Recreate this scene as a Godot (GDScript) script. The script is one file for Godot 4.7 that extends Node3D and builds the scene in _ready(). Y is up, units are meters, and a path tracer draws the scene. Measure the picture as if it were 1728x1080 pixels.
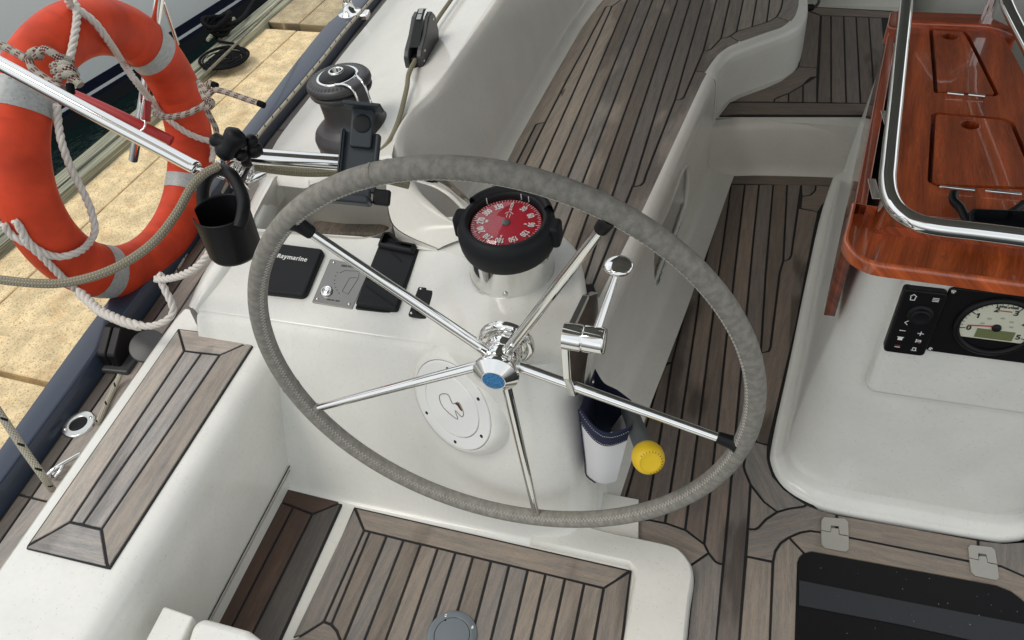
extends Node3D
# A sailing yacht's port helm station, seen from behind the wheel, looking forward and down.
# World: x to starboard, y up, z aft; y = 0 is the teak cockpit sole.

const FOCAL := 1310.1          # photograph's focal length in its pixels
const EYE := Vector3(0.0, 1.62, 0.0)
var look: Basis
var M := {}                    # materials
var rng := RandomNumberGenerator.new()
var used := {}

# ---------------------------------------------------------------- pixels to directions and points
func ray(px: float, py: float) -> Vector3:
	return look * Vector3((px - 864.0) / FOCAL, -(py - 540.0) / FOCAL, -1.0)
func P(px: float, py: float, h: float) -> Vector3:      # where the sight line meets the level y = h
	var r := ray(px, py)
	return EYE + r * ((h - EYE.y) / r.y)
func PZ(px: float, py: float, z: float) -> Vector3:     # ... meets the upright plane z
	var r := ray(px, py)
	return EYE + r * (z / r.z)
func PX(px: float, py: float, x: float) -> Vector3:
	var r := ray(px, py)
	return EYE + r * (x / r.x)
func D(px: float, py: float, d: float) -> Vector3:      # at a distance along the lens axis
	return EYE + ray(px, py) * d
func flat(px_list: Array, h: float) -> PackedVector2Array:   # [x, y, x, y ...] pixels on level h, as (x, z)
	var o := PackedVector2Array()
	for i in range(0, px_list.size(), 2):
		var p := P(px_list[i], px_list[i + 1], h)
		o.append(Vector2(p.x, p.z))
	return o
func zq(ox: float, oy: float, s: float, a: Array) -> Array:  # coordinates read off an enlarged crop
	var o := []
	for i in range(0, a.size(), 2):
		o.append(ox + a[i] / s)
		o.append(oy + a[i + 1] / s)
	return o

# ---------------------------------------------------------------- mesh building
class MB:
	var v := PackedVector3Array()
	var uv := PackedVector2Array()
	var uv2 := PackedVector2Array()
	var ix := PackedInt32Array()
	var twins := PackedInt32Array()
	func add(p: Vector3, t := Vector2.ZERO, t2 := Vector2.ZERO) -> int:
		v.append(p)
		uv.append(t)
		uv2.append(t2)
		return v.size() - 1
	func tri(a: int, b: int, c: int) -> void:
		ix.append(a)
		ix.append(c)
		ix.append(b)
	func quad(a: int, b: int, c: int, d: int) -> void:
		tri(a, b, c)
		tri(a, c, d)
	func face(pts: Array) -> void:          # a flat convex face with corners of its own
		var k := []
		for p in pts:
			k.append(add(p))
		for i in range(1, k.size() - 1):
			tri(k[0], k[i], k[i + 1])
	func join(o: MB, t: Transform3D) -> void:
		var n := v.size()
		for i in o.v.size():
			add(t * o.v[i], o.uv[i], o.uv2[i])
		for i in o.ix:
			ix.append(n + i)
		for i in o.twins:
			twins.append(n + i)
	func mesh() -> ArrayMesh:
		var nn := PackedVector3Array()
		nn.resize(v.size())
		for i in range(0, ix.size(), 3):
			var a := v[ix[i]]
			var n := (v[ix[i + 2]] - a).cross(v[ix[i + 1]] - a)
			for k in 3:
				nn[ix[i + k]] += n
		for i in range(0, twins.size(), 2):
			var both := nn[twins[i]] + nn[twins[i + 1]]
			nn[twins[i]] = both
			nn[twins[i + 1]] = both
		for i in nn.size():
			nn[i] = nn[i].normalized() if nn[i].length_squared() > 1e-24 else Vector3.UP
		var a2 := []
		a2.resize(Mesh.ARRAY_MAX)
		a2[Mesh.ARRAY_VERTEX] = v
		a2[Mesh.ARRAY_NORMAL] = nn
		a2[Mesh.ARRAY_TEX_UV] = uv
		a2[Mesh.ARRAY_TEX_UV2] = uv2
		a2[Mesh.ARRAY_INDEX] = ix
		var m := ArrayMesh.new()
		m.add_surface_from_arrays(Mesh.PRIMITIVE_TRIANGLES, a2)
		return m

func numbered(called: String) -> String:
	if not used.has(called):
		used[called] = 0
		return called
	used[called] += 1
	return "%s_%03d" % [called, used[called]]
func thing(called: String, label: String, category: String, at := Vector3.ZERO, group := "", kind := "") -> Node3D:
	var o := Node3D.new()
	o.name = numbered(called)
	add_child(o)
	o.position = at
	o.set_meta("label", label)
	if category != "":
		o.set_meta("category", category)
	if group != "":
		o.set_meta("group", group)
	if kind != "":
		o.set_meta("kind", kind)
	return o
func part(called: String, st, m: Material, parent: Node3D, world := true) -> MeshInstance3D:
	# world: the mesh was built in world coordinates, so undo the parent's own place
	var o := MeshInstance3D.new()
	o.name = called
	o.mesh = st.mesh() if st is MB else st
	o.material_override = m
	parent.add_child(o, true)
	if world and parent != self and parent.get_parent() == self:
		o.position = -parent.position
	return o

func frame_of(n: Vector3, up := Vector3.UP) -> Basis:   # y along n
	var y := n.normalized()
	var x := up.cross(y)
	if x.length() < 0.01:
		x = Vector3.RIGHT.cross(y)
		if x.length() < 0.01:
			x = Vector3.FORWARD
	x = x.normalized()
	return Basis(x, y, x.cross(y))

func smooth(pts: Array, n: int, closed := false) -> Array:      # Catmull-Rom through 2D or 3D points
	var o := []
	var c := pts.size()
	var last := c if closed else c - 1
	for i in last:
		var p0 = pts[(i - 1 + c) % c] if closed or i > 0 else pts[0] * 2.0 - pts[1]
		var p1 = pts[i]
		var p2 = pts[(i + 1) % c]
		var p3 = pts[(i + 2) % c] if closed or i + 2 < c else p2 * 2.0 - p1
		for k in n:
			var t := float(k) / n
			o.append(0.5 * (p1 * 2.0 + (p2 - p0) * t + (p0 * 2.0 - p1 * 5.0 + p2 * 4.0 - p3) * t * t + (p1 * 3.0 - p0 - p2 * 3.0 + p3) * t * t * t))
	if not closed:
		o.append(pts[c - 1])
	return o
func even(pts: Array, step: float) -> Array:             # resample a 3D line at even steps
	var o := [pts[0]]
	var need := step
	for i in range(1, pts.size()):
		var a: Vector3 = pts[i - 1]
		var b: Vector3 = pts[i]
		var l := a.distance_to(b)
		var at := need
		while at <= l:
			o.append(a.lerp(b, at / l))
			at += step
		need = at - l
	return o
func fillet(pts: PackedVector2Array, r: float, seg := 6) -> PackedVector2Array:   # round every corner
	var o := PackedVector2Array()
	var c := pts.size()
	for i in c:
		var p := pts[i]
		var a := pts[(i - 1 + c) % c] - p
		var b := pts[(i + 1) % c] - p
		var ang := absf(a.angle_to(b))
		if ang > 3.0:
			o.append(p)
			continue
		var cut := minf(r / tan(ang * 0.5), minf(a.length(), b.length()) * 0.49)
		var rr := cut * tan(ang * 0.5)
		var ctr := p + (a.normalized() + b.normalized()).normalized() * (rr / sin(ang * 0.5))
		var s := p + a.normalized() * cut - ctr
		var e := p + b.normalized() * cut - ctr
		var sweep := s.angle_to(e)
		for k in seg + 1:
			o.append(ctr + s.rotated(sweep * k / seg))
	return o
func ccw(pts: PackedVector2Array) -> PackedVector2Array:
	var a := 0.0
	for i in pts.size():
		var q := pts[(i + 1) % pts.size()]
		a += pts[i].x * q.y - q.x * pts[i].y
	if a > 0.0:
		pts.reverse()
	return pts                    # seen from above (x right, z down the page): counter-clockwise
func inset(pts: PackedVector2Array, d: float) -> PackedVector2Array:
	var o := PackedVector2Array()
	var c := pts.size()
	for i in c:
		var e1 := (pts[i] - pts[(i - 1 + c) % c]).normalized()
		var e2 := (pts[(i + 1) % c] - pts[i]).normalized()
		var n1 := Vector2(e1.y, -e1.x)
		var n2 := Vector2(e2.y, -e2.x)
		var n := (n1 + n2)
		n = n.normalized() if n.length() > 0.01 else n1
		var m := d / maxf(0.35, n.dot(n1))
		o.append(pts[i] + n * m)
	return o
func shrink(pts: PackedVector2Array, d: float) -> PackedVector2Array:
	var best := PackedVector2Array()
	for q in Geometry2D.offset_polygon(pts, -d, Geometry2D.JOIN_ROUND):
		if best.is_empty() or absf(area_of(q)) > absf(area_of(best)):
			best = q
	return best
func pierced(outer: PackedVector2Array, hole: PackedVector2Array) -> PackedVector2Array:   # outline with a hole, joined to it by a slit
	var o := ccw(outer.duplicate())
	var h := ccw(hole.duplicate())
	h.reverse()
	var bi := 0
	var bj := 0
	var best := 1e9
	for i in o.size():
		for j in h.size():
			var d := o[i].distance_squared_to(h[j])
			if d < best:
				best = d
				bi = i
				bj = j
	var r := PackedVector2Array()
	for i in bi + 1:
		r.append(o[i])
	for j in h.size() + 1:
		r.append(h[(bj + j) % h.size()] + (Vector2(1e-5, 1e-5) if j == h.size() else Vector2.ZERO))
	r.append(o[bi] + Vector2(1e-5, 1e-5))
	for i in range(bi + 1, o.size()):
		r.append(o[i])
	return r
# a solid from an outline (x, z): rows of [inset, y] from the bottom up, then a flat lid
func hull(mb: MB, outline: PackedVector2Array, rows: Array, lid := true, floor_too := false) -> void:
	var c := ccw(outline.duplicate())
	var n := c.size()
	var first := mb.v.size()
	var run := 0.0
	for r in rows:
		var ring := inset(c, r[0]) if absf(r[0]) > 1e-6 else c
		run = 0.0
		for i in n:
			mb.add(Vector3(ring[i].x, r[1], ring[i].y), Vector2(run, r[1]))
			run += c[i].distance_to(c[(i + 1) % n])
	for k in rows.size() - 1:
		for i in n:
			var j := (i + 1) % n
			mb.quad(first + k * n + i, first + k * n + j, first + (k + 1) * n + j, first + (k + 1) * n + i)
	for cap in 2:
		if (cap == 0 and not lid) or (cap == 1 and not floor_too):
			continue
		var row = rows[rows.size() - 1] if cap == 0 else rows[0]
		var ring2 := inset(c, row[0]) if absf(row[0]) > 1e-6 else c
		var at := mb.v.size()
		for q in ring2:
			mb.add(Vector3(q.x, row[1], q.y), q)
		var t := Geometry2D.triangulate_polygon(ring2)
		for i in range(0, t.size(), 3):
			var a := ring2[t[i]]
			var up := (ring2[t[i + 1]] - a).cross(ring2[t[i + 2]] - a) < 0.0
			if up == (cap == 0):
				mb.tri(at + t[i], at + t[i + 1], at + t[i + 2])
			else:
				mb.tri(at + t[i], at + t[i + 2], at + t[i + 1])
func rounded_rows(y0: float, y1: float, r: float, seg := 4, foot := 0.0) -> Array:
	var o := []
	if foot > 0.0:
		for k in seg + 1:
			var a := PI * 0.5 * k / seg
			o.append([foot * (1.0 - sin(a)) * -1.0, y0 + foot * (1.0 - cos(a))])
	else:
		o.append([0.0, y0])
	for k in seg + 1:
		var a := PI * 0.5 * k / seg
		o.append([r * (1.0 - cos(a)), y1 - r + r * sin(a)])
	return o
# a closed block by outline in any plane: b maps (x, height, z) to the world
func slab(mb: MB, outline: PackedVector2Array, y0: float, y1: float, r: float, t := Transform3D.IDENTITY, seg := 3) -> void:
	var o := MB.new()
	hull(o, outline, rounded_rows(y0, y1, r, seg) if r > 0.0 else [[0.0, y0], [0.0, y1]], true, true)
	if r <= 0.0:
		o = crisp(o)
	mb.join(o, t)
func crisp(o: MB) -> MB:                                  # give each triangle its own corners
	var n := MB.new()
	for i in range(0, o.ix.size(), 3):
		for k in 3:
			n.ix.append(n.add(o.v[o.ix[i + k]], o.uv[o.ix[i + k]], o.uv2[o.ix[i + k]]))
	return n
func rect(w: float, d: float, r := 0.0, seg := 4) -> PackedVector2Array:
	var p := PackedVector2Array([Vector2(-w, -d) / 2.0, Vector2(w, -d) / 2.0, Vector2(w, d) / 2.0, Vector2(-w, d) / 2.0])
	return fillet(p, r, seg) if r > 0.0 else p
func disc(r: float, n := 32, squash := 1.0) -> PackedVector2Array:
	var p := PackedVector2Array()
	for i in n:
		p.append(Vector2(cos(TAU * i / n) * r, sin(TAU * i / n) * r * squash))
	return p
func block(mb: MB, size: Vector3, r: float, t: Transform3D) -> void:   # box, base at its origin
	slab(mb, rect(size.x, size.z, r, 3), 0.0, size.y, minf(r, size.y * 0.4), t)
# surface through rows of points
func loft(mb: MB, rows: Array, sub_u := 1, sub_v := 1, closed := false, tex := 1.0) -> void:
	var g := []
	for r in rows:
		g.append(smooth(r, sub_u, closed) if sub_u > 1 else r)
	if sub_v > 1:
		var cols := g[0].size() as int
		var out := []
		for k in (g.size() - 1) * sub_v + 1:
			out.append([])
		for i in cols:
			var line := []
			for r in g:
				line.append(r[i])
			var s := smooth(line, sub_v)
			for k in s.size():
				out[k].append(s[k])
		g = out
	var w: int = g[0].size()
	var at := mb.v.size()
	for k in g.size():
		for i in w:
			var p: Vector3 = g[k][i]
			mb.add(p, Vector2(p.x, p.z) * tex)
	for k in g.size() - 1:
		for i in (w if closed else w - 1):
			var j := (i + 1) % w
			mb.quad(at + k * w + i, at + k * w + j, at + (k + 1) * w + j, at + (k + 1) * w + i)
func tube(mb: MB, path: Array, r, sides := 10, closed := false, caps := true, vscale := 1.0) -> void:   # r: a number or one per point
	var n := path.size()
	var at := mb.v.size()
	var x := Vector3.ZERO
	var run := 0.0
	var first := Vector3.ZERO
	for i in n:
		var a: Vector3 = path[(i - 1 + n) % n] if closed or i > 0 else path[0]
		var b: Vector3 = path[(i + 1) % n] if closed or i < n - 1 else path[n - 1]
		var d := (b - a).normalized()
		if i == 0:
			x = d.cross(Vector3.UP)
			if x.length() < 0.05:
				x = d.cross(Vector3.RIGHT)
			first = x.normalized()
		else:
			run += (path[i] as Vector3).distance_to(path[i - 1])
		x = (x - d * d.dot(x)).normalized()
		var y := d.cross(x)
		var rr: float = r[i] if r is Array else r
		for k in sides + 1:
			var ang := TAU * k / sides
			mb.add(path[i] + (x * cos(ang) + y * sin(ang)) * rr, Vector2(float(k) / sides, run * vscale))
	var w := sides + 1
	for i in (n if closed else n - 1):
		var j := (i + 1) % n
		for k in sides:
			mb.quad(at + i * w + k, at + i * w + k + 1, at + j * w + k + 1, at + j * w + k)
	for i in n:
		mb.twins.append(at + i * w)
		mb.twins.append(at + i * w + sides)
	if caps and not closed:
		for e in 2:
			var i := 0 if e == 0 else n - 1
			var c := mb.add(path[i])
			var ring := []
			for k in sides:
				ring.append(mb.add(mb.v[at + i * w + k]))
			for k in sides:
				if e == 0:
					mb.tri(c, ring[(k + 1) % sides], ring[k])
				else:
					mb.tri(c, ring[k], ring[(k + 1) % sides])
func twisted(mb: MB, path: Array, r: float, pitch: float, strands := 3, phase := 0.0) -> void:   # laid rope: strands wound round a line
	var pts := even(path, pitch / 8.0)
	var n := pts.size()
	for s in strands:
		var line := []
		var x := Vector3.ZERO
		for i in n:
			var d: Vector3 = ((pts[mini(i + 1, n - 1)] as Vector3) - (pts[maxi(i - 1, 0)] as Vector3)).normalized()
			if i == 0:
				x = d.cross(Vector3.UP)
				if x.length() < 0.05:
					x = d.cross(Vector3.RIGHT)
			x = (x - d * d.dot(x)).normalized()
			var a := TAU * (i / 8.0 + float(s) / strands) + phase
			line.append(pts[i] + (x * cos(a) + d.cross(x) * sin(a)) * r * 0.5)
		tube(mb, line, r * 0.56, 6)
# profile of (radius, height) turned about y; a repeated point makes a crisp edge
func lathe(mb: MB, prof: Array, sides := 32, t := Transform3D.IDENTITY) -> void:
	var prev := -1
	for i in prof.size():
		var at := mb.v.size()
		for k in sides:
			var a := TAU * k / sides
			mb.add(t * Vector3(cos(a) * prof[i][0], prof[i][1], -sin(a) * prof[i][0]), Vector2(float(k) / sides, prof[i][1]))
		if prev >= 0 and not (prof[i][0] == prof[i - 1][0] and prof[i][1] == prof[i - 1][1]):
			for k in sides:
				var j := (k + 1) % sides
				mb.quad(prev + k, prev + j, at + j, at + k)
		prev = at
func lathed(prof: Array, sides := 32, t := Transform3D.IDENTITY) -> MB:
	var m := MB.new()
	lathe(m, prof, sides, t)
	return m
func ball(mb: MB, c: Vector3, r: Vector3, b := Basis.IDENTITY, sides := 16) -> void:
	var prof := []
	for i in 9:
		var a := -PI / 2 + PI * i / 8.0
		prof.append([maxf(cos(a), 0.001), sin(a)])
	lathe(mb, prof, sides, Transform3D(b * Basis.from_scale(r), c))
func torus(mb: MB, t: Transform3D, big: float, r: Vector2, n := 64, sides := 20, a0 := 0.0, a1 := TAU) -> void:   # lies in the xz plane of t
	var at := mb.v.size()
	for i in n + 1:
		var a := a0 + (a1 - a0) * i / n
		var d := Vector3(cos(a), 0, sin(a))
		for k in sides + 1:
			var g := TAU * k / sides
			mb.add(t * (d * (big + cos(g) * r.x) + Vector3.UP * sin(g) * r.y), Vector2(a / TAU * 8.0, float(k) / sides))
	var w := sides + 1
	for i in n + 1:
		mb.twins.append(at + i * w)
		mb.twins.append(at + i * w + sides)
	for i in n:
		for k in sides:
			mb.quad(at + i * w + k, at + i * w + k + 1, at + (i + 1) * w + k + 1, at + (i + 1) * w + k)
func text_part(words: String, size: float, t: Transform3D, m: Material, parent: Node3D, font_name := "Droid Sans", called := "lettering") -> MeshInstance3D:
	# lettering `size` metres high, lying in t's xy plane, centred
	var tm := TextMesh.new()
	var f := SystemFont.new()
	f.font_names = PackedStringArray([font_name])
	f.font_weight = 600
	tm.font = f
	tm.text = words
	tm.font_size = 32
	tm.pixel_size = size / 24.0
	tm.depth = 0.0008
	tm.curve_step = 2.0
	var o := MeshInstance3D.new()
	o.name = called
	o.mesh = tm
	o.material_override = m
	parent.add_child(o, true)
	o.transform = t
	if parent.get_parent() == self:
		o.position -= parent.position
	return o

# ---------------------------------------------------------------- materials
func lin(r: float, g: float, b: float) -> Color:         # real-world base colour (linear) to the sRGB a material takes
	return Color(r, g, b).linear_to_srgb()
func mat(c: Color, rough := 0.5, metal := 0.0) -> StandardMaterial3D:
	var m := StandardMaterial3D.new()
	m.albedo_color = c
	m.roughness = rough
	m.metallic = metal
	return m
func tex_of(img: Image) -> ImageTexture:
	img.generate_mipmaps()
	return ImageTexture.create_from_image(img)
func noise(seed_: int, freq: float, oct := 4) -> FastNoiseLite:
	var n := FastNoiseLite.new()
	n.seed = seed_
	n.frequency = freq
	n.fractal_octaves = oct
	return n
func paint(w: int, h: int, f: Callable) -> Image:
	var img := Image.create(w, h, false, Image.FORMAT_RGB8)
	for y in h:
		for x in w:
			img.set_pixel(x, y, f.call(x, y))
	return img
func normal_of(img: Image, k: float) -> ImageTexture:
	var b := img.duplicate() as Image
	b.bump_map_to_normal_map(k)
	b.generate_mipmaps()
	return ImageTexture.create_from_image(b)

func make_materials() -> void:
	# aged teak: grain runs along v
	var n1 := noise(11, 0.5, 3)
	var n2 := noise(12, 0.03, 3)
	var n3 := noise(13, 0.9, 2)
	var hgt := Image.create(512, 512, false, Image.FORMAT_RGB8)
	var teak := paint(512, 512, func(x, y):
		var wob := n2.get_noise_2d(x * 0.4, y * 0.10) * 4.0
		var fib := n1.get_noise_2d(x * 0.7 + wob, y * 0.012)
		var fine := n3.get_noise_2d(x * 1.1 + wob, y * 0.05)
		var blot := n2.get_noise_2d(x * 0.5 + 300.0, y * 0.25)
		var pore := 1.0 if n3.get_noise_2d(x * 1.0 + 70.0, y * 0.09 + 200.0) < 0.46 else 0.80
		var k := clampf(0.90 + fib * 0.13 + fine * 0.12 + blot * 0.12, 0.25, 1.0) * pore
		var warm := clampf(0.5 + blot * 0.9 + fib * 0.4, 0.0, 1.0)
		hgt.set_pixel(x, y, Color(k, k, k))
		return Color(k * 0.98, k * lerpf(0.972, 0.935, warm), k * lerpf(0.968, 0.90, warm)))
	var teak_t := tex_of(teak)
	var teak_n := normal_of(hgt, 2.0)
	# [name, albedo, roughness]: dry silver-grey, walked-on brown, damp
	for a in [["teak_dry", lin(0.50, 0.48, 0.455), 0.75], ["teak_floor", lin(0.30, 0.275, 0.248), 0.7], ["teak_sole", lin(0.24, 0.208, 0.185), 0.62], ["teak_seat", lin(0.35, 0.328, 0.298), 0.66], ["teak_damp", lin(0.24, 0.135, 0.095), 0.42], ["teak_wet", lin(0.12, 0.108, 0.098), 0.4], ["teak_deck", lin(0.44, 0.41, 0.375), 0.75]]:
		for v in 4:
			var m := mat(a[1] * [Color(1.0, 1.0, 1.0), Color(0.93, 0.92, 0.90), Color(1.06, 1.05, 1.03), Color(0.97, 0.985, 1.0)][v], a[2])
			m.albedo_color.a = 1.0
			m.albedo_texture = teak_t
			m.normal_enabled = true
			m.normal_texture = teak_n
			m.normal_scale = 0.5
			M["%s%d" % [a[0], v]] = m
	# damp stains on the bench and the well step, with ragged edges of their own
	for a in [["teak_seat", 21, 0.18], ["teak_damp", 22, 0.05], ["teak_sole", 23, 0.36], ["teak_floor", 24, 0.30], ["teak_dry", 25, 0.42]]:
		var s1 := noise(a[1], 0.011, 5)
		var s2 := noise(a[1] + 40, 0.07, 4)
		var st := Image.create(256, 256, false, Image.FORMAT_RGBA8)
		for y in 256:
			for x in 256:
				var d := s1.get_noise_2d(x, y * 0.55) + s2.get_noise_2d(x, y * 0.6) * 0.35
				var k := smoothstep(a[2] - 0.10, a[2] + 0.16, d) * (0.62 if a[0] != "teak_floor" and a[0] != "teak_dry" else 0.34)
				if a[0] == "teak_seat":     # the wet run beside the backrest
					var c := Vector2(x - (70.0 + (y - 100.0) * 0.05), 0.0).length()
					k = maxf(k * 0.7, smoothstep(34.0 + d * 40.0, 8.0, c) * smoothstep(235.0, 175.0, float(y) + d * 60.0) * 0.78)
				st.set_pixel(x, y, Color(0.17, 0.13, 0.105, k))
		var tt := tex_of(st)
		for v in 4:
			var m: StandardMaterial3D = M["%s%d" % [a[0], v]]
			m.detail_enabled = true
			m.detail_albedo = tt
			m.detail_uv_layer = BaseMaterial3D.DETAIL_UV_2
			m.detail_blend_mode = BaseMaterial3D.BLEND_MODE_MIX
	M.caulk = mat(lin(0.005, 0.005, 0.006), 0.7)
	# gelcoat, with a faint mottling of grime
	var g1 := noise(31, 0.012, 5)
	var g2 := noise(32, 0.11, 3)
	var gel := paint(512, 512, func(x, y):
		var k := clampf(0.965 + g1.get_noise_2d(x, y) * 0.025 + g2.get_noise_2d(x, y) * 0.012, 0.0, 1.0)
		var spot := 0.86 if g2.get_noise_2d(x * 5.3 + 9.0, y * 5.3) > 0.62 else 1.0
		return Color(k * spot, k * spot * 0.995, k * spot * 0.975))
	var gr := paint(256, 256, func(x, y):
		var k := clampf(0.55 + g1.get_noise_2d(x * 2.0, y * 2.0) * 0.5, 0.0, 1.0)
		return Color(k, k, k))
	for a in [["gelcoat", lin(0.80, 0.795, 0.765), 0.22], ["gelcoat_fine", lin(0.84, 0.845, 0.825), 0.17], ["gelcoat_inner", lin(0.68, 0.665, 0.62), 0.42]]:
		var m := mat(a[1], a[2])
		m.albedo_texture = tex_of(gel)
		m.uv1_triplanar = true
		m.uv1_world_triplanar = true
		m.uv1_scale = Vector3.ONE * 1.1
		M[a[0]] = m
	M.chrome = mat(Color(0.90, 0.90, 0.89), 0.07, 1.0)
	M.plate_steel = mat(Color(0.52, 0.515, 0.50), 0.34, 1.0)
	M.steel = mat(Color(0.80, 0.80, 0.78), 0.22, 1.0)
	M.brushed = mat(Color(0.80, 0.79, 0.76), 0.48, 1.0)
	M.black = mat(lin(0.006, 0.006, 0.007), 0.42)
	M.black_matt = mat(lin(0.010, 0.0115, 0.013), 0.55)
	M.rubber = mat(lin(0.006, 0.0065, 0.0075), 0.5)
	M.winch_grey = mat(lin(0.045, 0.045, 0.046), 0.42)
	for k in [M.black, M.black_matt, M.rubber]:
		k.metallic_specular = 0.35
	M.navy = mat(lin(0.034, 0.045, 0.070), 0.16)
	M.white_paint = mat(lin(0.82, 0.82, 0.80), 0.3)
	M.mark_white = mat(lin(0.80, 0.80, 0.78), 0.6)
	M.mark_red = mat(lin(0.45, 0.03, 0.03), 0.5)
	M.mark_black = mat(lin(0.02, 0.02, 0.02), 0.5)
	M.yellow = mat(lin(0.72, 0.48, 0.01), 0.45)
	M.handle_grey = mat(lin(0.085, 0.095, 0.10), 0.5)
	M.red = mat(lin(0.36, 0.02, 0.02), 0.4)
	M.cloth_navy = mat(lin(0.008, 0.014, 0.045), 0.85)
	M.cloth_white = mat(lin(0.70, 0.70, 0.71), 0.8)
	M.canopy = mat(lin(0.34, 0.345, 0.34), 0.9)
	# varnished wood
	var v1 := noise(41, 0.02, 4)
	var v2 := noise(42, 0.35, 3)
	var var_t := tex_of(paint(512, 512, func(x, y):
		var w := v1.get_noise_2d(x * 0.8, y * 0.2) * 26.0
		var k := clampf(0.70 + v2.get_noise_2d(x * 0.30 + w, y * 0.012) * 0.13 + v2.get_noise_2d(x * 1.2 + w, y * 0.02 + 90.0) * 0.10 + v1.get_noise_2d(x * 0.7 + 99.0, y * 0.25) * 0.22, 0.25, 1.0)
		return Color(k, k * lerpf(0.44, 0.52, k), k * lerpf(0.26, 0.30, k))))
	for v in 3:
		var m := mat([Color(0.95, 0.90, 0.80), Color(1.0, 0.96, 0.84), Color(0.82, 0.73, 0.66)][v], 0.34)
		m.albedo_texture = var_t
		m.clearcoat_enabled = true
		m.clearcoat = 1.0
		m.clearcoat_roughness = 0.05
		M["varnish%d" % v] = m
	# leather on the wheel
	var l1 := noise(51, 0.45, 3)
	var l2 := noise(52, 0.02, 4)
	var lh := Image.create(512, 512, false, Image.FORMAT_RGB8)
	var leather := paint(512, 512, func(x, y):
		var f := l1.get_noise_2d(x, y)
		var b := l2.get_noise_2d(x, y)
		var k := clampf(0.80 + f * 0.30 + b * 0.12, 0.1, 1.0)
		lh.set_pixel(x, y, Color(k, k, k))
		return Color(k, k * 0.985, k * 0.95))
	var m_l := mat(lin(0.38, 0.375, 0.355), 0.8)
	m_l.albedo_texture = tex_of(leather)
	m_l.normal_enabled = true
	m_l.normal_texture = normal_of(lh, 3.0)
	m_l.normal_scale = 0.7
	M.leather = m_l
	# lifebuoy plastic
	var o1 := noise(61, 0.01, 4)
	M.orange = mat(lin(0.68, 0.068, 0.026), 0.5)
	M.orange.metallic_specular = 0.3
	M.orange.albedo_texture = tex_of(paint(256, 256, func(x, y):
		var k := clampf(0.93 + o1.get_noise_2d(x, y) * 0.14, 0.0, 1.0)
		return Color(k, k, k)))
	var t1 := noise(62, 0.09, 4)
	M.tape = mat(lin(0.42, 0.44, 0.44), 0.4)
	M.tape.albedo_texture = tex_of(paint(256, 256, func(x, y):
		var s := t1.get_noise_2d(x, y)
		var k := 0.95 + s * 0.12 if s < 0.5 else 0.7
		return Color(k, k, k * 0.99)))
	# ropes
	M.rope_white = mat(lin(0.62, 0.58, 0.53), 0.9)
	M.rope_black = mat(lin(0.005, 0.005, 0.006), 0.8)
	M.rope_black.metallic_specular = 0.25
	for a in [["rope_fleck", Color(0.80, 0.77, 0.69), Color(0.06, 0.06, 0.06), 2], ["rope_red", Color(0.80, 0.78, 0.72), Color(0.42, 0.05, 0.09), 3], ["rope_green", Color(0.66, 0.63, 0.53), Color(0.60, 0.57, 0.46), 1], ["hose", Color(0.70, 0.67, 0.58), Color(0.58, 0.55, 0.47), 1]]:
		var m := mat(Color.WHITE, 0.9)
		var rh := Image.create(64, 256, false, Image.FORMAT_RGB8)
		m.albedo_texture = tex_of(paint(64, 256, func(x, y):
			var u: float = (x + y * 0.5) / 8.0
			var w: float = (x - y * 0.5) / 8.0
			var cu := int(floor(u))
			var cw := int(floor(w))
			var b := sin(PI * fposmod(u, 1.0)) * sin(PI * fposmod(w, 1.0))
			rh.set_pixel(x, y, Color(b, b, b))
			var fleck := false
			if a[3] == 2:
				fleck = posmod(cu, 8) == 1 and posmod(cw, 8) < 3
			elif a[3] == 3:
				fleck = posmod(cu + cw, 2) == 0 and posmod(cu, 8) < 4
			else:
				fleck = posmod(cu + cw, 2) == 0
			var c: Color = a[2] if fleck else a[1]
			return c * (0.72 + 0.28 * sqrt(b))))
		m.normal_enabled = true
		m.normal_texture = normal_of(rh, 3.0)
		M[a[0]] = m
	# exposed-aggregate concrete
	var c1 := noise(71, 0.30, 3)
	var c2 := noise(72, 0.012, 4)
	c1.noise_type = FastNoiseLite.TYPE_CELLULAR
	c1.cellular_return_type = FastNoiseLite.RETURN_CELL_VALUE
	var conc := paint(1024, 1024, func(x, y):
		var k := c1.get_noise_2d(x, y)
		var b := c2.get_noise_2d(x, y)
		var rust := smoothstep(0.18, 0.5, c2.get_noise_2d(x * 0.7 + 500.0, y * 0.7))
		var c := Color(0.93, 0.86, 0.71).lerp(Color(0.52, 0.43, 0.30), smoothstep(0.25, 0.95, k)).lerp(Color(0.96, 0.92, 0.82), smoothstep(-0.3, -0.95, k))
		return c.lerp(Color(0.68, 0.44, 0.20), rust * 0.12) * (0.95 + b * 0.14))
	for a in [["concrete", Color(1.0, 0.97, 0.92)], ["concrete_rusty", Color(0.97, 0.85, 0.68)], ["concrete_grey", Color(0.80, 0.79, 0.77)]]:
		var m := mat(a[1], 0.9)
		m.albedo_texture = tex_of(conc) if a[0] == "concrete" else M.concrete.albedo_texture
		m.uv1_triplanar = true
		m.uv1_world_triplanar = true
		m.uv1_scale = Vector3.ONE * 0.62
		M[a[0]] = m
	var w1 := noise(81, 0.25, 3)
	M.timber = mat(Color(0.80, 0.80, 0.76), 0.85)
	M.timber.albedo_texture = tex_of(paint(512, 256, func(x, y):
		var k := clampf(0.72 + w1.get_noise_2d(x * 0.04, y * 0.9) * 0.5, 0.25, 1.0)
		return Color(k * 0.96, k * 0.96, k * 0.88)))
	M.timber.uv1_scale = Vector3(0.6, 3.0, 1.0)
	# water
	M.water = mat(lin(0.006, 0.02, 0.017), 0.06)
	var wn := noise(91, 0.02, 4)
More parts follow.
